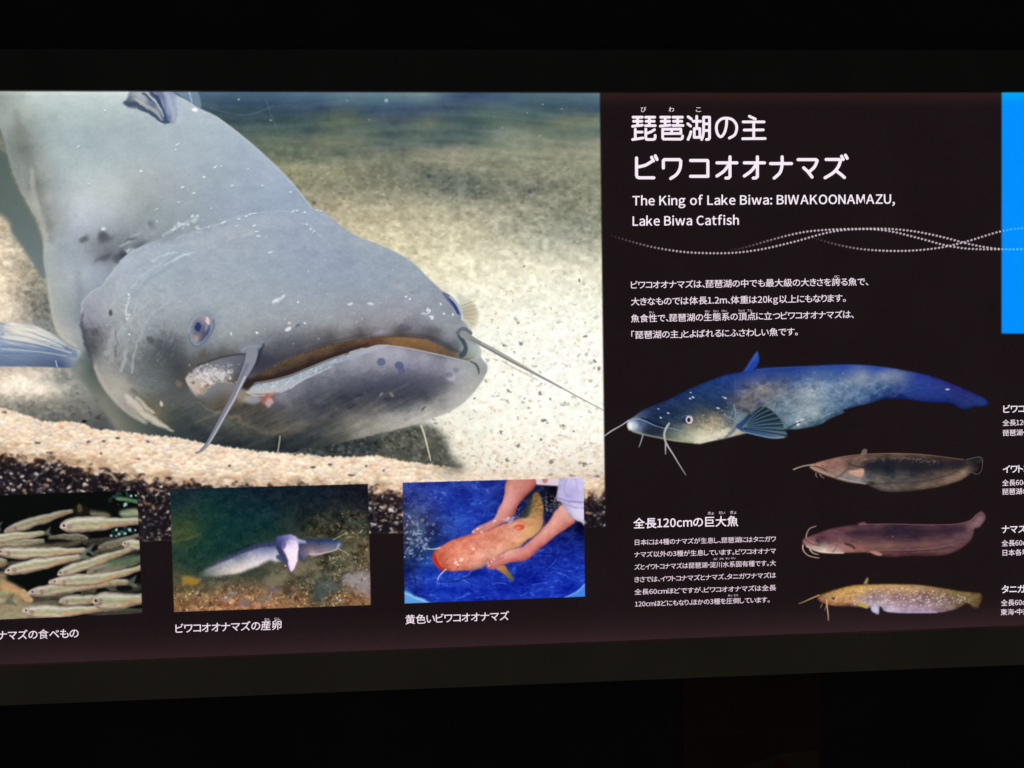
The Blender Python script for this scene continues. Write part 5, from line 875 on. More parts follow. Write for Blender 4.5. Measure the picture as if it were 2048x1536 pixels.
# second
F2 = z6([(248, 258), (285, 235), (380, 208), (520, 178), (660, 163), (800, 153), (960, 150), (1150, 158), (1300, 178), (1440, 196), (1520, 200), (1580, 185), (1635, 180), (1652, 215), (1640, 290), (1605, 323), (1565, 300), (1555, 315), (1470, 370), (1330, 415), (1180, 442), (960, 464), (830, 455), (740, 415), (715, 403), (560, 385), (420, 345), (300, 300)])
f2s, f2m = fillp(F2, field([(1630, 933, (176, 130, 112)), (1650, 925, (158, 112, 100)), (1680, 920, (150, 110, 100)), (1720, 917, (112, 86, 76)), (1760, 912, (104, 82, 68)), (1800, 912, (104, 82, 68)), (1850, 915, (94, 74, 64)), (1900, 921, (80, 60, 54)), (1935, 922, (50, 40, 40)), (1955, 925, (30, 26, 30)), (1965, 920, (50, 46, 48)), (1960, 942, (30, 28, 32)), (1660, 935, (132, 96, 88)), (1690, 935, (128, 94, 84)), (1700, 928, (80, 62, 60)), (1720, 930, (104, 80, 70)), (1750, 925, (60, 52, 52)), (1780, 935, (28, 30, 42)), (1830, 935, (32, 32, 42)), (1880, 932, (44, 38, 42)), (1920, 935, (54, 44, 46)), (1650, 945, (150, 124, 112)), (1690, 952, (140, 128, 122)), (1720, 962, (150, 146, 148)), (1740, 950, (60, 62, 72)), (1760, 962, (112, 104, 92)), (1800, 962, (92, 86, 78)), (1850, 955, (66, 60, 60)), (1790, 950, (50, 52, 60)), (1900, 950, (104, 86, 76)), (1930, 945, (150, 124, 106)), (1760, 975, (96, 84, 78)), (1800, 980, (92, 80, 76)), (1850, 970, (110, 92, 82)), (1900, 962, (126, 104, 90))]), .8)
Xf, Yf = grid(f2s); modulate(f2s, f2m, (fbm(Xf / 10, Yf / 5, 140, 4) * 24)[..., None] * arr(1, .85, .75))
stroke([(1738, 932), (1790, 928), (1860, 930), (1930, 928)], [9, 13, 12, 6], (24, 26, 36), .7, 12)
for i in range(90):
    x = rng.uniform(1710, 1880); y = np.interp(x, [1710, 1800, 1900], [918, 914, 924]) + abs(rng.normal(0, 4)); blob(x, y, rng.uniform(1, 3.4), 1.3, (150, 118, 96), .3, .9)
relief(f2s, f2m, 5, 40, 12)
fillp(z6([(560, 300), (620, 285), (680, 275), (692, 300), (680, 335), (650, 342), (590, 325)]), (196, 150, 128), 1); stroke(z6([(575, 290), (640, 300), (685, 300)]), .7, (226, 184, 160), .6, 1)
stroke(z6([(290, 255), (340, 268), (380, 290)]), 1.2, (84, 44, 40), .8, 1.6); stroke(z6([(255, 262), (320, 292), (420, 330), (540, 365), (700, 398)]), 1.2, (206, 176, 160), .6, 2)
stroke(z6([(570, 235), (620, 255), (680, 260)]), 1.6, (60, 44, 44), .7, 2.5); stroke(z6([(540, 290), (500, 330), (460, 345)]), 1.6, (84, 58, 54), .6, 3); blob(*z6([(352, 250)])[0], 1.6, 1.3, (90, 50, 46), .8, .6)
stroke(z6([(735, 405), (900, 392), (1100, 385), (1300, 350), (1450, 290)]), 1.2, (64, 54, 54), .7, 2)
fillp(z6([(722, 385), (760, 378), (785, 395), (760, 412), (735, 408)]), (60, 46, 46), 1)
stroke(z6([(1520, 202), (1580, 187), (1635, 182), (1652, 215), (1640, 290), (1605, 320), (1560, 300)]), .8, (104, 98, 98), .8, 1.2)
stroke(z6([(300, 232), (520, 178), (800, 154), (1150, 160), (1500, 202)]), .9, (166, 130, 108), .6, 1.6)
D2 = z6([(665, 165), (680, 130), (695, 117), (712, 125), (708, 162)]); fillp(D2, (112, 98, 90), .8); stroke(D2[:4], .6, (160, 146, 134), .6, 1)
B_F2 = [(z6([(280, 240), (200, 253), (150, 268), (118, 282)]), [1.2, 1.1, 1.1, 1.2], (168, 146, 138)), (z6([(300, 308), (300, 330), (308, 345)]), [.9, .8, .6], (130, 118, 120)), (z6([(330, 318), (345, 340), (365, 350)]), [1, .8, .6], (130, 118, 120))]
for p, w_, c in B_F2: stroke(p, w_, c, 1, 1)
# third
F3 = z6([(192, 880), (195, 852), (210, 840), (270, 815), (400, 768), (540, 740), (640, 730), (800, 723), (960, 722), (1150, 728), (1350, 730), (1450, 722), (1540, 700), (1580, 670), (1610, 635), (1640, 620), (1668, 640), (1675, 680), (1650, 720), (1625, 750), (1585, 762), (1578, 800), (1550, 860), (1480, 920), (1400, 960), (1300, 982), (1150, 984), (1000, 985), (930, 994), (840, 985), (760, 968), (720, 955), (560, 958), (460, 962), (340, 955), (280, 930), (215, 900)])
f3s, f3m = fillp(F3, field([(1612, 1085, (150, 104, 100)), (1630, 1075, (112, 76, 82)), (1660, 1065, (104, 68, 76)), (1700, 1058, (96, 62, 70)), (1760, 1054, (92, 60, 68)), (1850, 1054, (84, 54, 64)), (1920, 1050, (84, 56, 66)), (1950, 1038, (104, 72, 80)), (1968, 1032, (112, 82, 88)), (1960, 1048, (150, 116, 118)), (1640, 1085, (70, 46, 56)), (1660, 1085, (100, 66, 74)), (1690, 1080, (100, 66, 72)), (1720, 1070, (70, 48, 60)), (1780, 1068, (44, 34, 48)), (1840, 1068, (46, 34, 48)), (1900, 1065, (64, 46, 58)), (1650, 1100, (226, 206, 186)), (1630, 1096, (206, 172, 160)), (1680, 1103, (196, 160, 144)), (1700, 1100, (140, 98, 92)), (1740, 1090, (96, 66, 68)), (1730, 1102, (150, 104, 94)), (1780, 1095, (124, 86, 78)), (1850, 1095, (112, 76, 74)), (1800, 1083, (80, 56, 62)), (1900, 1085, (92, 64, 68)), (1940, 1070, (92, 66, 74)), (1780, 1108, (84, 58, 62)), (1850, 1108, (84, 56, 62)), (1800, 1112, (100, 64, 72)), (1920, 1098, (104, 72, 76)), (1945, 1080, (112, 80, 84))]), .8)
Xf, Yf = grid(f3s); modulate(f3s, f3m, (fbm(Xf / 12, Yf / 4, 150, 4) * 15)[..., None])
relief(f3s, f3m, 5, 40, 12)
stroke([(1700, 1068), (1760, 1066), (1850, 1066), (1930, 1058)], [4, 8, 9, 5], (42, 30, 44), .6, 11)
stroke([(1680, 1095), (1760, 1092), (1850, 1090), (1910, 1082)], [4, 6, 5, 3], (140, 98, 88), .35, 8)
stroke(z6([(650, 728), (900, 724), (1150, 730), (1400, 728), (1540, 702), (1600, 650)]), .9, (136, 96, 104), .7, 1.5)
stroke(z6([(720, 955), (850, 938), (1050, 935), (1250, 920), (1420, 890)]), 1.2, (140, 96, 88), .6, 2); stroke(z6([(820, 950), (1000, 945), (1250, 935), (1400, 905)]), 1, (54, 36, 44), .6, 2)
fillp(z6([(495, 890), (540, 900), (600, 930), (620, 945), (560, 945), (500, 920)]), (156, 108, 104), 1.3); stroke(z6([(540, 885), (590, 900), (610, 920)]), 2, (40, 28, 36), .7, 3)
fillp(z6([(735, 945), (780, 945), (825, 960), (835, 978), (790, 978)]), (176, 126, 116), 1); blob(*z6([(308, 855)])[0], 2.6, 2.4, (60, 40, 46), .8, .6); stroke(z6([(215, 850), (250, 880), (330, 900)]), 1, (60, 38, 44), .6, 2); blob(*z6([(922, 826)])[0], 1, 1, (190, 170, 170), .8, .8)
stroke(z6([(225, 905), (300, 940), (400, 955), (520, 958)]), 1.6, (236, 218, 200), .7, 2.5); stroke(z6([(470, 880), (460, 920), (440, 950)]), 1.6, (110, 76, 80), .5, 3)
D3 = z6([(640, 732), (655, 715), (690, 708), (708, 718), (708, 732)]); fillp(D3, (116, 78, 84), .8)
B_F3 = [(z6([(220, 838), (225, 800), (250, 760), (300, 741)]), [1.3, 1.1, 1, .8], (156, 120, 116)), (z6([(194, 895), (196, 935), (230, 975), (280, 992), (325, 999)]), [1.2, 1.1, 1, .9, .7], (190, 156, 146)), (z6([(250, 930), (275, 958), (318, 971)]), [1.3, 1, .7], (206, 176, 160))]
for p, w_, c in B_F3: stroke(p, w_, c, 1, 1)
# fourth
F4 = z6([(312, 1315), (330, 1300), (400, 1275), (500, 1245), (600, 1222), (700, 1215), (850, 1212), (1000, 1213), (1150, 1220), (1300, 1240), (1450, 1265), (1560, 1278), (1620, 1280), (1648, 1300), (1645, 1350), (1610, 1405), (1590, 1415), (1550, 1385), (1520, 1370), (1480, 1395), (1400, 1425), (1280, 1445), (1100, 1447), (950, 1445), (870, 1435), (835, 1405), (828, 1395), (815, 1400), (812, 1450), (795, 1457), (760, 1435), (735, 1400), (712, 1410), (680, 1398), (560, 1392), (440, 1388), (360, 1368), (320, 1340)])
f4s, f4m = fillp(F4, field([(1645, 1195, (176, 134, 76)), (1650, 1190, (150, 130, 60)), (1680, 1180, (190, 158, 60)), (1710, 1174, (206, 168, 62)), (1750, 1172, (206, 166, 72)), (1800, 1172, (206, 168, 90)), (1850, 1176, (190, 156, 92)), (1900, 1184, (150, 134, 70)), (1940, 1190, (130, 120, 60)), (1962, 1195, (104, 94, 44)), (1955, 1215, (104, 88, 50)), (1670, 1200, (206, 158, 80)), (1665, 1212, (166, 118, 76)), (1700, 1205, (190, 140, 84)), (1720, 1190, (196, 158, 80)), (1750, 1190, (150, 126, 110)), (1730, 1205, (160, 146, 150)), (1760, 1205, (170, 154, 160)), (1800, 1195, (140, 112, 104)), (1850, 1195, (124, 100, 96)), (1850, 1208, (140, 118, 116)), (1900, 1200, (110, 92, 76)), (1800, 1212, (176, 156, 158)), (1790, 1222, (196, 184, 206)), (1850, 1222, (180, 166, 184)), (1900, 1215, (150, 136, 116)), (1930, 1208, (116, 104, 60)), (1755, 1222, (190, 190, 206)), (1700, 1214, (140, 108, 92))]), .8)
Xf, Yf = grid(f4s); modulate(f4s, f4m, (fbm(Xf / 7, Yf / 5, 160, 4) * 32)[..., None] * arr(1, .92, .75))
tone(f4s, f4m, 0, 90, 200, .72, -8); modulate(f4s, f4m, np.zeros(f4m.shape, np.float32)[..., None] + arr(6, -6, 2)); relief(f4s, f4m, 5, 60, 6)
for i in range(230):
    x = rng.uniform(1705, 1935); y = rng.uniform(1176, 1213)
    if y > np.interp(x, [1705, 1800, 1935], [1174, 1173, 1190]) + 1 and y < 1214 - max(0, x - 1880) * .15:
        yy = y < 1190; blob(x, y, rng.uniform(1, 2.6), rng.uniform(.8, 1.6), (240, 206, 130) if yy else (232, 212, 200), rng.uniform(.3, .8), .7, rng.uniform(-50, 10))
for i in range(60):
    x = rng.uniform(1660, 1720); y = rng.uniform(1182, 1208); blob(x, y, 2, 1.5, (232, 182, 90) if i % 2 else (150, 106, 60), .4, .8)
stroke(z6([(840, 1378), (1000, 1372), (1200, 1372), (1400, 1350), (1500, 1320)]), 1, (150, 124, 130), .6, 2)
stroke(z6([(850, 1420), (1000, 1438), (1280, 1438)]), 1.6, (206, 200, 226), .5, 3)
fillp(z6([(615, 1355), (680, 1365), (715, 1385), (712, 1408), (660, 1390)]), (186, 158, 70), 1.2); blob(*z6([(775, 1415)])[0], 6.5, 6.5, (196, 198, 214), .8, .7)
blob(*z6([(441, 1328)])[0], 3, 2.6, (60, 44, 40), .85, .6); stroke(z6([(318, 1322), (350, 1345), (385, 1355)]), 1, (120, 86, 60), .7, 1.6)
for k in range(6): stroke(z6([(1530, 1340 + k * 4), (1600 + k * 4, 1300 + k * 20)]), .6, (160, 148, 100), .45, 1)
D4 = z6([(685, 1216), (700, 1180), (720, 1155), (724, 1180), (712, 1215)]); fillp(D4, (130, 112, 66), .8); stroke(z6([(698, 1205), (718, 1165)]), .7, (196, 172, 120), .6, 1)
B_F4 = [(z6([(325, 1300), (260, 1328), (200, 1355), (160, 1370)]), [1.1, 1, .8, .6], (176, 140, 90)), (z6([(386, 1340), (390, 1400), (398, 1460), (400, 1508)]), [1.5, 1.2, .9, .6], (196, 168, 130)), (z6([(350, 1375), (342, 1390), (336, 1405)]), [.8, .7, .5], (150, 118, 100)), (z6([(385, 1385), (378, 1405), (370, 1425)]), [.8, .7, .5], (150, 118, 100))]
for p, w_, c in B_F4: stroke(p, w_, c, 1, 1)

# ------------------------------------------------------------------ 5. dotted wave lines
def zd(p): return z(1200, 420, 2.415, p)
WAVES = [zd([(60, 122), (100, 135), (180, 158), (260, 178), (340, 192), (420, 202), (500, 206), (580, 207), (650, 205), (720, 198), (800, 185), (880, 167), (960, 147), (1040, 124), (1120, 104), (1200, 93), (1270, 90), (1340, 92), (1420, 103), (1500, 122), (1580, 143), (1660, 165), (1740, 180), (1820, 187), (1950, 188), (2048, 188), (2300, 176), (2460, 160)]),
         zd([(640, 192), (700, 180), (760, 163), (840, 140), (920, 119), (1000, 103), (1080, 95), (1160, 91), (1250, 89), (1350, 88), (1430, 91), (1510, 99), (1600, 115), (1690, 136), (1780, 160), (1870, 178), (1950, 187), (2048, 186), (2300, 170), (2460, 150)]),
         zd([(1040, 133), (1100, 152), (1180, 172), (1260, 186), (1340, 193), (1420, 196), (1500, 195), (1580, 189), (1650, 180), (1700, 170), (1760, 155), (1820, 138), (1900, 113), (1960, 98), (2048, 86), (2300, 80), (2460, 84)])]
DOTS = []
for wv in WAVES:
    q = cr(wv, 12, False); L = np.concatenate([[0], np.cumsum(np.hypot(*np.diff(q, axis=0).T))]); ds = []
    for s_ in np.arange(0, L[-1], 7.45):
        x, y = np.interp(s_, L, q[:, 0]), np.interp(s_, L, q[:, 1]); a = min(1, .1 + s_ / 150)
        if x > 2216: break
        onb = x > 2007
        c = arr(96, 190, 255) if onb else arr(206, 190, 200)
        if onb: a = .8
        blob(x, y, 2.15, 2.15, c, a * .95, .6); ds.append((x, y))
    DOTS.append(ds)
# fine grain of the whole print
gl = rng.normal(0, 1, (H, W)).astype(np.float32); gl = blur1(blur1(gl, 1, 0), 1, 1) * 3.2
gc = rng.normal(0, 1, (H, W, 3)).astype(np.float32)
lum = C.mean(-1, keepdims=True)
C += gl[..., None] * (.55 + .55 * np.clip(lum / 160, 0, 1)) + gc * .6
np.clip(C, 0, 255, out=C)

# ------------------------------------------------------------------ picture-space painting -> flat print (plane coordinates)
cor = [P(X0 + 4, Y0 + 4), P(X1 - 4, Y0 + 4), P(X0 + 4, Y1 - 4), P(X1 - 4, Y1 - 4)]
px0, px1 = min(c[0] for c in cor), max(c[0] for c in cor); pz0, pz1 = min(c[2] for c in cor), max(c[2] for c in cor)
IW, IH = 2600, 1330
gx = px0 + (np.arange(IW) + .5) / IW * (px1 - px0); gz = pz0 + (np.arange(IH) + .5) / IH * (pz1 - pz0)
GX, GZ = np.meshgrid(gx, gz)
q = P0[None, None] + GX[..., None] * d1 - GZ[..., None] * d2
U = q[..., 0] / q[..., 2] * FPX + 1024 - X0 - .5; V = q[..., 1] / q[..., 2] * FPX + 768 - Y0 - .5
U = np.clip(U, 0, W - 1.001); V = np.clip(V, 0, H - 1.001)
iu, iv = U.astype(int), V.astype(int); fu, fv = (U - iu)[..., None].astype(np.float32), (V - iv)[..., None].astype(np.float32)
pic = (C[iv, iu] * (1 - fu) + C[iv, iu + 1] * fu) * (1 - fv) + (C[iv + 1, iu] * (1 - fu) + C[iv + 1, iu + 1] * fu) * fv
buf = np.ones((IH, IW, 4), np.float32); buf[..., :3] = pic / 255.0
img = bpy.data.images.new("printed_picture", IW, IH); img.colorspace_settings.name = 'sRGB'
img.pixels.foreach_set(buf.ravel()); img.update(); img.pack()

# ------------------------------------------------------------------ materials
def mat(name):
    m = bpy.data.materials.new(name); m.use_nodes = True; m.node_tree.nodes.clear(); return m, m.node_tree.nodes, m.node_tree.links
def s2l(c): return tuple((v / 255 / 12.92 if v / 255 <= .04045 else ((v / 255 + .055) / 1.055) ** 2.4) for v in c)
def backlit(name, col=None):
    m, n, l = mat(name); o = n.new("ShaderNodeOutputMaterial"); b = n.new("ShaderNodeBsdfPrincipled")
    b.inputs["Base Color"].default_value = (.004, .004, .004, 1); b.inputs["Roughness"].default_value = .45
    b.inputs["Specular IOR Level"].default_value = .2; b.inputs["Emission Strength"].default_value = 1
    if col is None:
        t = n.new("ShaderNodeTexImage"); t.image = img; t.interpolation = 'Linear'; t.extension = 'EXTEND'
        uv = n.new("ShaderNodeUVMap"); uv.uv_map = "print"
        l.new(uv.outputs[0], t.inputs[0]); l.new(t.outputs[0], b.inputs["Emission Color"])
    else: b.inputs["Emission Color"].default_value = s2l(col) + (1,)
    l.new(b.outputs[0], o.inputs[0]); return m
M_PRINT = backlit("backlit_print")
M_TITLE = backlit("backlit_white", (250, 236, 247)); M_TEXT = backlit("backlit_text_white", (244, 226, 238)); M_SMALL = backlit("backlit_small_text", (238, 216, 230))
def painted(name, col, rough, bump=.15, scale=900, var=.12):
    m, n, l = mat(name); o = n.new("ShaderNodeOutputMaterial"); b = n.new("ShaderNodeBsdfPrincipled")
    tc = n.new("ShaderNodeTexCoord"); no = n.new("ShaderNodeTexNoise"); no.inputs["Scale"].default_value = scale; no.inputs["Detail"].default_value = 4
    n2 = n.new("ShaderNodeTexNoise"); n2.inputs["Scale"].default_value = 9; n2.inputs["Detail"].default_value = 5
    rp = n.new("ShaderNodeValToRGB"); rp.color_ramp.elements[0].color = tuple(v * (1 - var) for v in col) + (1,); rp.color_ramp.elements[1].color = tuple(v * (1 + var) for v in col) + (1,)
    rp.color_ramp.elements[0].position = .3; rp.color_ramp.elements[1].position = .7
    bp = n.new("ShaderNodeBump"); bp.inputs["Strength"].default_value = bump; bp.inputs["Distance"].default_value = .0005
    l.new(tc.outputs["Object"], no.inputs[0]); l.new(tc.outputs["Object"], n2.inputs[0]); l.new(n2.outputs[0], rp.inputs[0]); l.new(rp.outputs[0], b.inputs["Base Color"])
    l.new(no.outputs[0], bp.inputs["Height"]); l.new(bp.outputs[0], b.inputs["Normal"]); b.inputs["Roughness"].default_value = rough
    b.inputs["Specular IOR Level"].default_value = .12
    l.new(b.outputs[0], o.inputs[0]); return m
M_RAIL = painted("grey_brown_rail_paint", (.44, .385, .33), .75)
M_TOPRAIL = painted("black_rail_paint", (.155, .155, .165), .8)
M_WALL = painted("black_wall_paint", (.06, .065, .072), .9, .3, 500)

# ------------------------------------------------------------------ object helpers
def link(name, me, m, parent=None):
    o = bpy.data.objects.new(name, me); COL.objects.link(o)
    if m: me.materials.append(m)
    if parent is not None: o.parent = parent
    return o
def add_uv(me):
    uv = me.uv_layers.new(name="print")
    co = np.empty(len(me.vertices) * 3); me.vertices.foreach_get("co", co); co = co.reshape(-1, 3)
    li = np.empty(len(me.loops), int); me.loops.foreach_get("vertex_index", li)
    t = np.stack([(co[li, 0] - px0) / (px1 - px0), (co[li, 2] - pz0) / (pz1 - pz0)], 1)
    uv.data.foreach_set("uv", t.astype(np.float32).ravel())
def resample(p):
    return p
def flat(name, polys, out, parent, m=None, label=None):
    """polygons of photograph pixels as one flat printed mesh `out` metres proud of the wall plane"""
    vs, fs = [], []
    for p in polys:
        b = len(vs); pts = list(p)
        a = sum(pts[i][0] * pts[(i + 1) % len(pts)][1] - pts[(i + 1) % len(pts)][0] * pts[i][1] for i in range(len(pts)))
        if a > 0: pts = pts[::-1]              # face the viewer
        vs += [P(x[0], x[1], out) for x in pts]; fs.append(list(range(b, b + len(pts))))
    me = bpy.data.meshes.new(name); me.from_pydata(vs, [], fs); me.update(); add_uv(me)
    o = link(name, me, m or M_PRINT, parent)
    if label: o["label"] = label
    return o
def smooth(p, n=4): return [tuple(v) for v in cr([q[:2] for q in p], n)]
def ribbon(pts, rad, extra=.8):
    q = cr([tuple(p[:2]) + (rad[i],) for i, p in enumerate(pts)], 4, False) if len(pts) > 2 else np.array([tuple(p[:2]) + (rad[i],) for i, p in enumerate(pts)])
    d = np.gradient(q[:, :2], axis=0); nv = np.stack([-d[:, 1], d[:, 0]], 1); nv /= np.linalg.norm(nv, axis=1)[:, None] + 1e-9
    r = q[:, 2:3] + extra
    return [tuple(v) for v in (q[:, :2] - nv * r)] + [tuple(v) for v in (q[:, :2] + nv * r)[::-1]]
def prism(name, px, out, m, parent=None, back=-.02, bevel=.0012):
    """solid board whose front outline is given in photograph pixels at distance `out` from the wall plane"""
    f = [P(a, b, out) for a, b in px]; k = [(v[0], -back, v[2]) for v in f]; n = len(f)
    me = bpy.data.meshes.new(name); me.from_pydata(f + k, [], [list(range(n))[::-1], list(range(n, 2 * n))] + [[i, (i + 1) % n, n + (i + 1) % n, n + i] for i in range(n)])
    me.update(); me.validate()
    import bmesh
    bm = bmesh.new(); bm.from_mesh(me); bmesh.ops.recalc_face_normals(bm, faces=bm.faces)
    if bevel: bmesh.ops.bevel(bm, geom=list(bm.edges), offset=bevel, segments=2, profile=.5, affect='EDGES')
    bm.to_mesh(me); bm.free()
    return link(name, me, m, parent)

# ------------------------------------------------------------------ setting: the dark wall
def line_y(x, ya, yb): return ya + (yb - ya) * (x - 0) / 2048.0     # edges given at x = 0 and x = 2048
wall = prism("wall", [(-1500, -1100), (3600, -1100), (3600, 2700), (-1500, 2700)], -.012, M_WALL, None, -.09, 0)
wall["kind"] = "structure"

# ------------------------------------------------------------------ the sign
sign = bpy.data.objects.new("lightbox_sign", None); COL.objects.link(sign)
sign["label"] = "long backlit exhibit panel about a giant catfish, with photographs and white Japanese text on black"; sign["category"] = "sign"
XL, XR = -160, 2212
SH = -.0030
box_o = prism("light_box", [(XL - 5, 176), (XR + 5, 176), (XR + 5, line_y(XR, 1338, 1258)), (XL - 5, line_y(XL, 1338, 1258))], SH - .0005, M_TOPRAIL, sign, -.011, 0)
sheet = flat("printed_sheet", [[(XL, 178), (XR, 178), (XR, line_y(XR, 1336, 1256)), (XL, line_y(XL, 1336, 1256))]], SH, sign)
# rails: butt against the sheet, standing a few millimetres proud
top = prism("frame_rail", [(XL - 30, 97.5), (XR + 30, 100), (XR + 30, 183), (1200, 183.2), (XL - 30, 179.5)], .0006, M_TOPRAIL, sign, -.014, .0006)
top["label"] = "black upper frame rail"
bot = prism("frame_rail", [(XL - 30, line_y(XL - 30, 1332, 1253)), (XR + 30, line_y(XR + 30, 1332, 1253)), (XR + 30, line_y(XR + 30, 1412, 1330)), (XL - 30, line_y(XL - 30, 1412, 1330))], .0012, M_RAIL, sign, -.014, .0008)
bot["label"] = "grey brown lower frame rail"
L1, L2, L3, L4 = SH + .00025, SH + .0005, SH + .00075, SH + .001
big = flat("photograph", [[(XL, 178)] + [(1200.5, 178)] + BIG[3:7] + [(XL, line_y(XL, 1092, 1026))]], L1, sign, label="large photograph of a grey catfish resting on sand")
flat("blue_field", [[(2007, 178), (XR, 178), (XR, 666.5), (2006.5, 667)]], L1, sign)
def clipx(p, lo=XL + 1): return [(max(q[0], lo), q[1]) for q in p]
body_o = flat("catfish_body", [[(max(a, -30), max(b, 181)) for a, b in smooth(BODY)]], L2, big)
head_o = flat("catfish_head", [smooth(HEAD)], L3, big)
flat("pectoral_fin", [clipx(smooth(FIN))], L2, big)
flat("eye", [smooth(EYE)], L4, big)
flat("mouth", [smooth(INNER, 3)], L4, big)
flat("barbel", [ribbon(RB1, WB1)], L4 + .0002, big); flat("barbel", [ribbon(RB2, WB2)], L4 + .0003, big)
flat("foreground_sand", [[(max(a, XL + 1), b) for a, b in CREST if a < 940] + [(1060, 945), (1206, 950), (1210.5, 1053), (800, 1065.5), (280, 1082.5), (XL + 1, 1090)]], L3 + .0001, big)
t1 = flat("photograph", [[(XL + 1, 996), (0, 991), (272.5, 981.5), (282, 1228), (0, 1240), (XL + 1, 1247)]], L4 + .0005, sign, label="small photograph of a shoal of silver minnows")
import itertools
lay = L4 + .0007
for k, mpoly in enumerate(MINNOWS):
    pp = [(max(a, XL + 2), b) for a, b in mpoly]
    if max(a for a, b in pp) < 4 or min(b for a, b in pp) < 960: continue
    if max(a for a, b in pp) > 273:
        pp = [(min(a, 273 + (b - 981) * .038), min(b, 1228)) for a, b in pp]
    pp = [(a, min(b, 1239.5 - a * .042)) for a, b in pp]
    q_ = [pp[0]]
    for v_ in pp[1:]:
        if abs(v_[0] - q_[-1][0]) + abs(v_[1] - q_[-1][1]) > .3: q_.append(v_)
    flat("minnow", [q_], lay, t1); lay += .00003
t2 = flat("photograph", [T2], L4 + .0005, sign, label="small photograph of spawning catfish over gravel")
flat("catfish_body", [smooth(LONGBODY)], L4 + .0007, t2); flat("catfish_head", [smooth(HEAD2)], L4 + .0008, t2); flat("coiled_catfish", [smooth(COIL)], L4 + .0009, t2)
t3 = flat("photograph", [T3], L4 + .0005, sign, label="small photograph of an orange catfish held by two hands in a blue tub")
def cap3(p): return [(min(a, 1167 + max(0, b - 956) * .012), max(b, 966 - (a - 805) * .0276)) for a, b in p]
flat("catfish_body", [smooth(ORANGE)], L4 + .0007, t3); flat("catfish_tail", [smooth(TAILP)], L4 + .00065, t3)
flat("arm", [cap3(smooth(ARM))], L4 + .0009, t3); flat("arm", [cap3(smooth(ARM2))], L4 + .0009, t3); flat("sleeve", [cap3(smooth(SLEEVE))], L4 + .001, t3)
def grow(p, r=.9):
    q = np.array(smooth(p, 5)); d = np.roll(q, -1, 0) - np.roll(q, 1, 0); n_ = np.stack([d[:, 1], -d[:, 0]], 1); n_ /= np.linalg.norm(n_, axis=1)[:, None] + 1e-9
    a = np.sum(q[:, 0] * np.roll(q[:, 1], -1) - np.roll(q[:, 0], -1) * q[:, 1])
    if a < 0: n_ = -n_
    return [tuple(v) for v in q + n_ * r]
for F, D, B, lab, extra in [(F1, DOR, B_F1, "cut-out picture of a long blue catfish, largest of the four", PEC), (F2, D2, B_F2, "cut-out picture of a brown catfish with black tail", None), (F3, D3, B_F3, "cut-out picture of a purplish catfish with raised tail", None), (F4, D4, B_F4, "cut-out picture of a spotted yellow catfish", None)]:
    fo = flat("fish_picture", [grow(F)], L1, sign, label=lab)
    flat("dorsal_fin", [grow(D)], L2, fo)
    if extra: flat("pectoral_fin", [grow(extra)], L2, fo)
    for p, w_, c in B: flat("barbel", [ribbon(p, w_)], L3, fo)
for ds in DOTS:
    flat("dotted_line", [[(x + 2.6 * math.cos(t), y + 2.6 * math.sin(t)) for t in np.linspace(0, 2 * math.pi, 10, endpoint=False)] for x, y in ds], L3 + .00004 * DOTS.index(ds), sign)

# ------------------------------------------------------------------ lettering
font = None
for base in (bpy.utils.system_resource('DATAFILES', path="fonts"), os.path.join(os.path.dirname(bpy.app.binary_path or ""), "4.5/datafiles/fonts")):
    try:
        fp = os.path.join(base, "Noto Sans CJK Regular.woff2")
        if base and os.path.exists(fp): font = bpy.data.fonts.load(fp); break
    except Exception: pass
GL = {}
FS = None
def glyph(ch, off):
    global FS
    k = (ch, off)
    if k in GL: return GL[k]
    cu = bpy.data.curves.new("g", 'FONT'); cu.body = ch; cu.size = 1; cu.resolution_u = 3; cu.offset = off / (FS or 1.0); cu.fill_mode = 'FRONT'
    if font: cu.font = font
    o = bpy.data.objects.new("g", cu); COL.objects.link(o); bpy.context.view_layer.update()
    dg = bpy.context.evaluated_depsgraph_get(); me = o.evaluated_get(dg).to_mesh()
    vs = [tuple(v.co)[:2] for v in me.vertices]; fs = [tuple(p.vertices) for p in me.polygons if abs(p.normal.z) > .5]
    o.evaluated_get(dg).to_mesh_clear(); bpy.data.objects.remove(o); bpy.data.curves.remove(cu)
    if FS is None: FS = 1.0; hv = glyph('H', 0.0)[0]; FS = .733 / max(v[1] for v in hv); GL.clear(); return glyph(ch, off)
    if off > 0:                                  # thickening can break a crowded character: keep the plain one then
        pv, pf = glyph(ch, 0.0)
        def area(V, Fs, k): return sum(abs(sum(V[f[i]][0] * V[f[(i + 1) % len(f)]][1] - V[f[(i + 1) % len(f)]][0] * V[f[i]][1] for i in range(len(f)))) for f in Fs) * .5 * k
        if area(vs, fs, FS * FS) < area(pv, pf, 1) * 1.01: GL[k] = (pv, pf); return GL[k]
    vs = [(a * FS, b * FS) for a, b in vs]
    GL[k] = (vs, fs); return GL[k]
def adv(ch, vs):
    o = ord(ch)
    if ch == ' ': return 0, .25
    x0, x1 = min(v[0] for v in vs), max(v[0] for v in vs)
    if o < 0x250: return -x0 + .045, (x1 - x0) + .09
    if ch in '、。・': return -x0 + (.02 if ch != '・' else .06), (.34 if ch == '、' else .46 if ch == '。' else .30)
    if ch in '「」': return -x0 + .04, (x1 - x0) + .08
    if 0x3040 <= o <= 0x30ff: return -x0 + .035, (x1 - x0) + .07 if (x1 - x0) > .5 else (x1 - x0) + .16
    return 0, 1.0
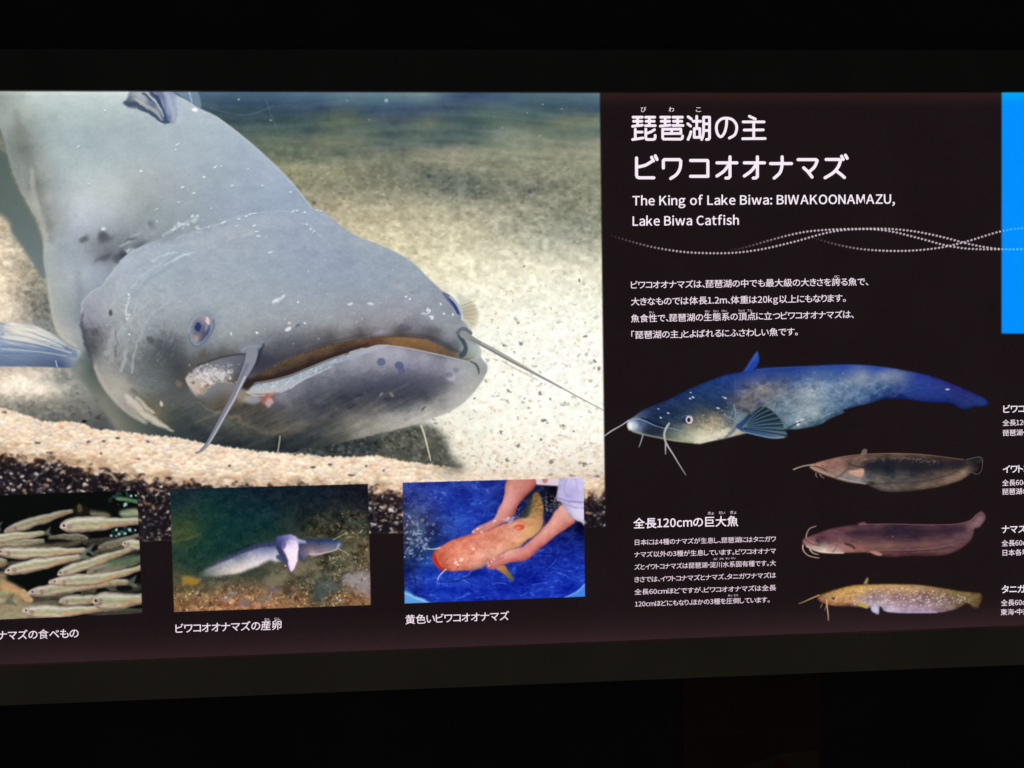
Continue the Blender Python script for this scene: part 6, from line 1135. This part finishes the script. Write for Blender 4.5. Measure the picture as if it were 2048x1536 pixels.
def text(s, x0, y0, x1, y1, em, off=.006, m=None, name="text_line", lay=None, fit=True):
    """one printed line: first glyph's left foot at (x0, y0), last one's right foot at (x1, y1)"""
    items, pen = [], 0.0
    for ch in s:
        if ch == ' ': pen += .25; continue
        vs, fs = glyph(ch, off)
        if not vs: continue
        sh, a = adv(ch, vs); items.append((pen + sh, vs, fs)); pen += a
    Lp = math.hypot(x1 - x0, y1 - y0) if fit else pen * em
    ux, uy = (x1 - x0), (y1 - y0); n_ = math.hypot(ux, uy); ux /= n_; uy /= n_
    k = Lp / pen
    V_, F_ = [], []
    for ox, vs, fs in items:
        b = len(V_)
        w0 = min(v[0] for v in vs); 
        for v in vs:
            u = (ox + v[0]) * k; h_ = v[1] * em
            V_.append(P(x0 + ux * u + .012 * h_ * 0, y0 + uy * u - h_, lay or L4))
        F_ += [tuple(b + i for i in f) for f in fs]
    me = bpy.data.meshes.new(name); me.from_pydata(V_, [], F_); me.update()
    return link(name, me, m or M_TEXT, sign)
def ruby(s, cx, cy, em, slope=0, m=None):
    wd = em * len(s) * .95; text(s, cx - wd / 2, cy + em * .36 - slope * wd / 2 * -1, cx + wd / 2, cy + em * .36 + slope * wd / 2, em, 0.0, m or M_SMALL, "reading_aid")
def strokes_text(ss, r, name):
    """rounded lettering made of pen strokes (photograph pixels)"""
    V_, F_ = [], []; k = 0
    for s_ in ss:
        for a, b in zip(s_[:-1], s_[1:]):
            o_ = L4 + k * 4e-6; k += 1
            an = math.atan2(b[1] - a[1], b[0] - a[0]); pts = []
            for i in range(9): t = an + math.pi / 2 + math.pi * i / 8; pts.append((a[0] + r * math.cos(t), a[1] + r * math.sin(t)))
            for i in range(9): t = an - math.pi / 2 + math.pi * i / 8; pts.append((b[0] + r * math.cos(t), b[1] + r * math.sin(t)))
            q0 = len(V_); V_ += [P(x, y, o_) for x, y in pts[::-1]]; F_.append(tuple(range(q0, q0 + 18)))
    me = bpy.data.meshes.new(name); me.from_pydata(V_, [], F_); me.update()
    return link(name, me, M_TITLE, sign)
def zt(ps): return z(1230, 200, 6.4, ps)
def sm(ps, n=5): return [tuple(v) for v in cr(ps, n, False)]
T = [[(232, 220), (350, 220)], [(238, 272), (345, 272)], [(226, 336), (350, 322)], [(290, 220), (290, 328)],
     [(392, 220), (508, 220)], [(398, 272), (502, 272)], [(390, 328), (515, 328)], [(440, 220), (440, 328)],
     [(260, 374), (260, 500)], [(260, 410), (348, 410)], [(226, 506), (358, 486)], [(394, 372), (394, 484), (400, 500), (416, 505), (490, 505), (508, 498), (514, 482), (514, 452)], [(505, 380), (460, 408), (408, 426)],
     [(585, 220), (700, 220)], [(592, 272), (698, 272)], [(580, 334), (705, 322)], [(642, 220), (642, 325)],
     [(742, 220), (862, 220)], [(748, 272), (855, 272)], [(742, 326), (870, 326)], [(802, 220), (802, 326)],
     [(610, 374), (842, 372), (844, 428), (610, 430)], [(610, 374), (610, 484), (622, 500), (842, 501), (858, 492), (864, 476), (864, 460)], [(725, 374), (725, 430)],
     [(936, 214), (978, 244)], [(932, 304), (968, 334)], [(972, 406), (958, 455), (936, 504)], [(1000, 272), (1096, 272)], [(1046, 210), (1046, 366)], [(1015, 366), (1086, 366), (1086, 478), (1015, 478), (1015, 366)],
     [(1134, 221), (1134, 400), (1126, 460), (1110, 505)], [(1134, 220), (1210, 220), (1210, 488), (1198, 503), (1170, 505)], [(1134, 305), (1210, 305)], [(1134, 390), (1210, 390)],
     sm([(1430, 240), (1425, 330), (1400, 420), (1356, 470), (1316, 438), (1297, 360), (1312, 290), (1365, 242), (1430, 232), (1500, 250), (1548, 305), (1558, 370), (1532, 445), (1464, 487)]),
     [(1720, 208), (1796, 244)], [(1640, 280), (1908, 280)], [(1654, 384), (1898, 382)], [(1634, 495), (1922, 493)], [(1776, 280), (1776, 494)]]
strokes_text([zt(s_) for s_ in T], 2.7, "title_text")
def zu(ps): return z(1230, 190, 3.413, ps)
T = [[(147, 430), (147, 548), (152, 560), (164, 565), (265, 565)], sm([(150, 492), (205, 480), (247, 456)]), [(250, 425), (262, 450)], [(275, 415), (287, 440)],
     [(330, 498), (330, 448), (337, 441), (440, 441), (449, 450)] + sm([(449, 450), (444, 500), (420, 542), (380, 570)])[1:],
     [(516, 447), (630, 447), (634, 452), (634, 555), (516, 555)],
     [(696, 463), (832, 463)], [(785, 422), (785, 556), (776, 566), (757, 567)], sm([(780, 470), (745, 518), (696, 553)]),
     [(883, 463), (1020, 463)], [(972, 422), (972, 556), (963, 566), (944, 567)], sm([(967, 470), (930, 518), (883, 553)]),
     [(1062, 468), (1205, 468)], sm([(1141, 422), (1140, 480), (1126, 530), (1087, 567)]),
     [(1250, 441), (1372, 441), (1380, 448)] + sm([(1380, 448), (1362, 490), (1322, 527)])[1:], sm([(1288, 497), (1318, 525), (1345, 560)]),
     [(1441, 440), (1530, 440), (1540, 446)] + sm([(1540, 446), (1524, 490), (1488, 532), (1434, 565)])[1:], sm([(1508, 516), (1540, 540), (1566, 563)]), [(1547, 418), (1558, 440)], [(1573, 411), (1585, 432)]]
strokes_text([zu(s_) for s_ in T], 3.1, "title_text")
ruby("び", 1287, 219, 12, 0, M_TITLE); ruby("わ", 1342.8, 219, 12, 0, M_TITLE); ruby("こ", 1397, 219, 12, 0, M_TITLE)
text("The King of Lake Biwa: BIWAKOONAMAZU,", 1263.7, 410.5, 1791, 407, 24.8, .012, M_TITLE)
text("Lake Biwa Catfish", 1264, 451.3, 1479, 449.2, 24.8, .012, M_TITLE)
em = 17.2
text("ビワコオオナマズは、琵琶湖の中でも最大級の大きさを誇る魚で、", 1261.2, 576.4, 1737, 569.5, em)
text("大きなものでは体長1.2m、体重は20kg以上にもなります。", 1261.4, 609.8, 1694, 602.4, em)
text("魚食性で、琵琶湖の生態系の頂点に立つビワコオオナマズは、", 1261.4, 643.6, 1708, 635, em)
text("「琵琶湖の主」とよばれるにふさわしい魚です。", 1262, 676.5, 1598, 669.5, em)
for s_, x, y in [("ほこ", 1674, 553), ("せい", 1303, 624.7), ("せい", 1414.7, 622.8), ("たい", 1431.7, 622.3), ("けい", 1448.7, 622), ("ちょう", 1483, 621.2), ("てん", 1499.5, 621)]: ruby(s_, x, y, 5.6 if len(s_) < 3 else 4.6, -.01)
text("全長120cmの巨大魚", 1266.6, 1055.5, 1477, 1050.5, 22.5, .012, M_TITLE)
for s_, x, y in [("きょ", 1421.8, 1026.5), ("だい", 1444, 1025.6), ("ぎょ", 1466.6, 1025)]: ruby(s_, x, y, 6.8, -.02)
em = 12.6
for s_, a, b, c, d in [("日本には4種のナマズが生息し、琵琶湖にはタニガワ", 1267.4, 1089.6, 1552.3, 1082.4), ("ナマズ以外の3種が生息しています。ビワコオオナマ", 1268.2, 1114, 1552.3, 1106.4),
                       ("ズとイワトコナマズは琵琶湖・淀川水系固有種です。大", 1268.2, 1139, 1552.3, 1130.6), ("きさでは、イワトコナマズとナマズ、タニガワナマズは", 1268.6, 1164, 1552.3, 1155),
                       ("全長60cmほどですが、ビワコオオナマズは全長", 1268.6, 1188.8, 1552.5, 1180), ("120cmほどにもなり、ほかの3種を圧倒しています。", 1269.6, 1213, 1541, 1204)]:
    text(s_, a, b, c, d, em, .004, M_SMALL)
for s_, x, y in [("よど", 1431, 1118), ("がわ", 1443.4, 1117.6), ("すい", 1455.3, 1117), ("けい", 1467, 1116.6), ("あっ", 1460.5, 1191), ("とう", 1472, 1190.6)]: ruby(s_, x, y, 4.6, -.02)
text("ビワコオオナマズの食べもの", -98, 1281.5, 158, 1274, 20.6, .008)
text("ビワコオオナマズの産卵", 350, 1265, 564.5, 1257.5, 20.6, .008)
ruby("さん", 534.4, 1239, 6.2, -.03); ruby("らん", 554.7, 1238, 6.2, -.03)
text("黄色いビワコオオナマズ", 810, 1247, 1019, 1239, 20.2, .008)
for s_, x, y, em in [("ビワコオオナマズ", 2006, 825, 17.8), ("イワトコナマズ", 2005, 945, 17.8), ("ナマズ", 2003, 1065.5, 17.8), ("タニガワナマズ", 2002.5, 1185.5, 17.8)]:
    text(s_, x, y, x + 100, y - 2.5, em, .014, M_TITLE, fit=False)
for s_, x, y in [("全長120cm", 2005, 851), ("琵琶湖・淀川水系", 2005, 871), ("全長60cm", 2004, 971), ("琵琶湖の北部", 2004, 988.6), ("全長60cm", 2003, 1091.8), ("日本各地", 2003, 1110.8), ("全長60cm", 2001.8, 1211), ("東海・中部地方", 2001, 1229.6)]:
    text(s_, x, y, x + 100, y - 2.8, 13.6, .006, M_TEXT, fit=False)

# ------------------------------------------------------------------ the hardly lit poster on the wall below
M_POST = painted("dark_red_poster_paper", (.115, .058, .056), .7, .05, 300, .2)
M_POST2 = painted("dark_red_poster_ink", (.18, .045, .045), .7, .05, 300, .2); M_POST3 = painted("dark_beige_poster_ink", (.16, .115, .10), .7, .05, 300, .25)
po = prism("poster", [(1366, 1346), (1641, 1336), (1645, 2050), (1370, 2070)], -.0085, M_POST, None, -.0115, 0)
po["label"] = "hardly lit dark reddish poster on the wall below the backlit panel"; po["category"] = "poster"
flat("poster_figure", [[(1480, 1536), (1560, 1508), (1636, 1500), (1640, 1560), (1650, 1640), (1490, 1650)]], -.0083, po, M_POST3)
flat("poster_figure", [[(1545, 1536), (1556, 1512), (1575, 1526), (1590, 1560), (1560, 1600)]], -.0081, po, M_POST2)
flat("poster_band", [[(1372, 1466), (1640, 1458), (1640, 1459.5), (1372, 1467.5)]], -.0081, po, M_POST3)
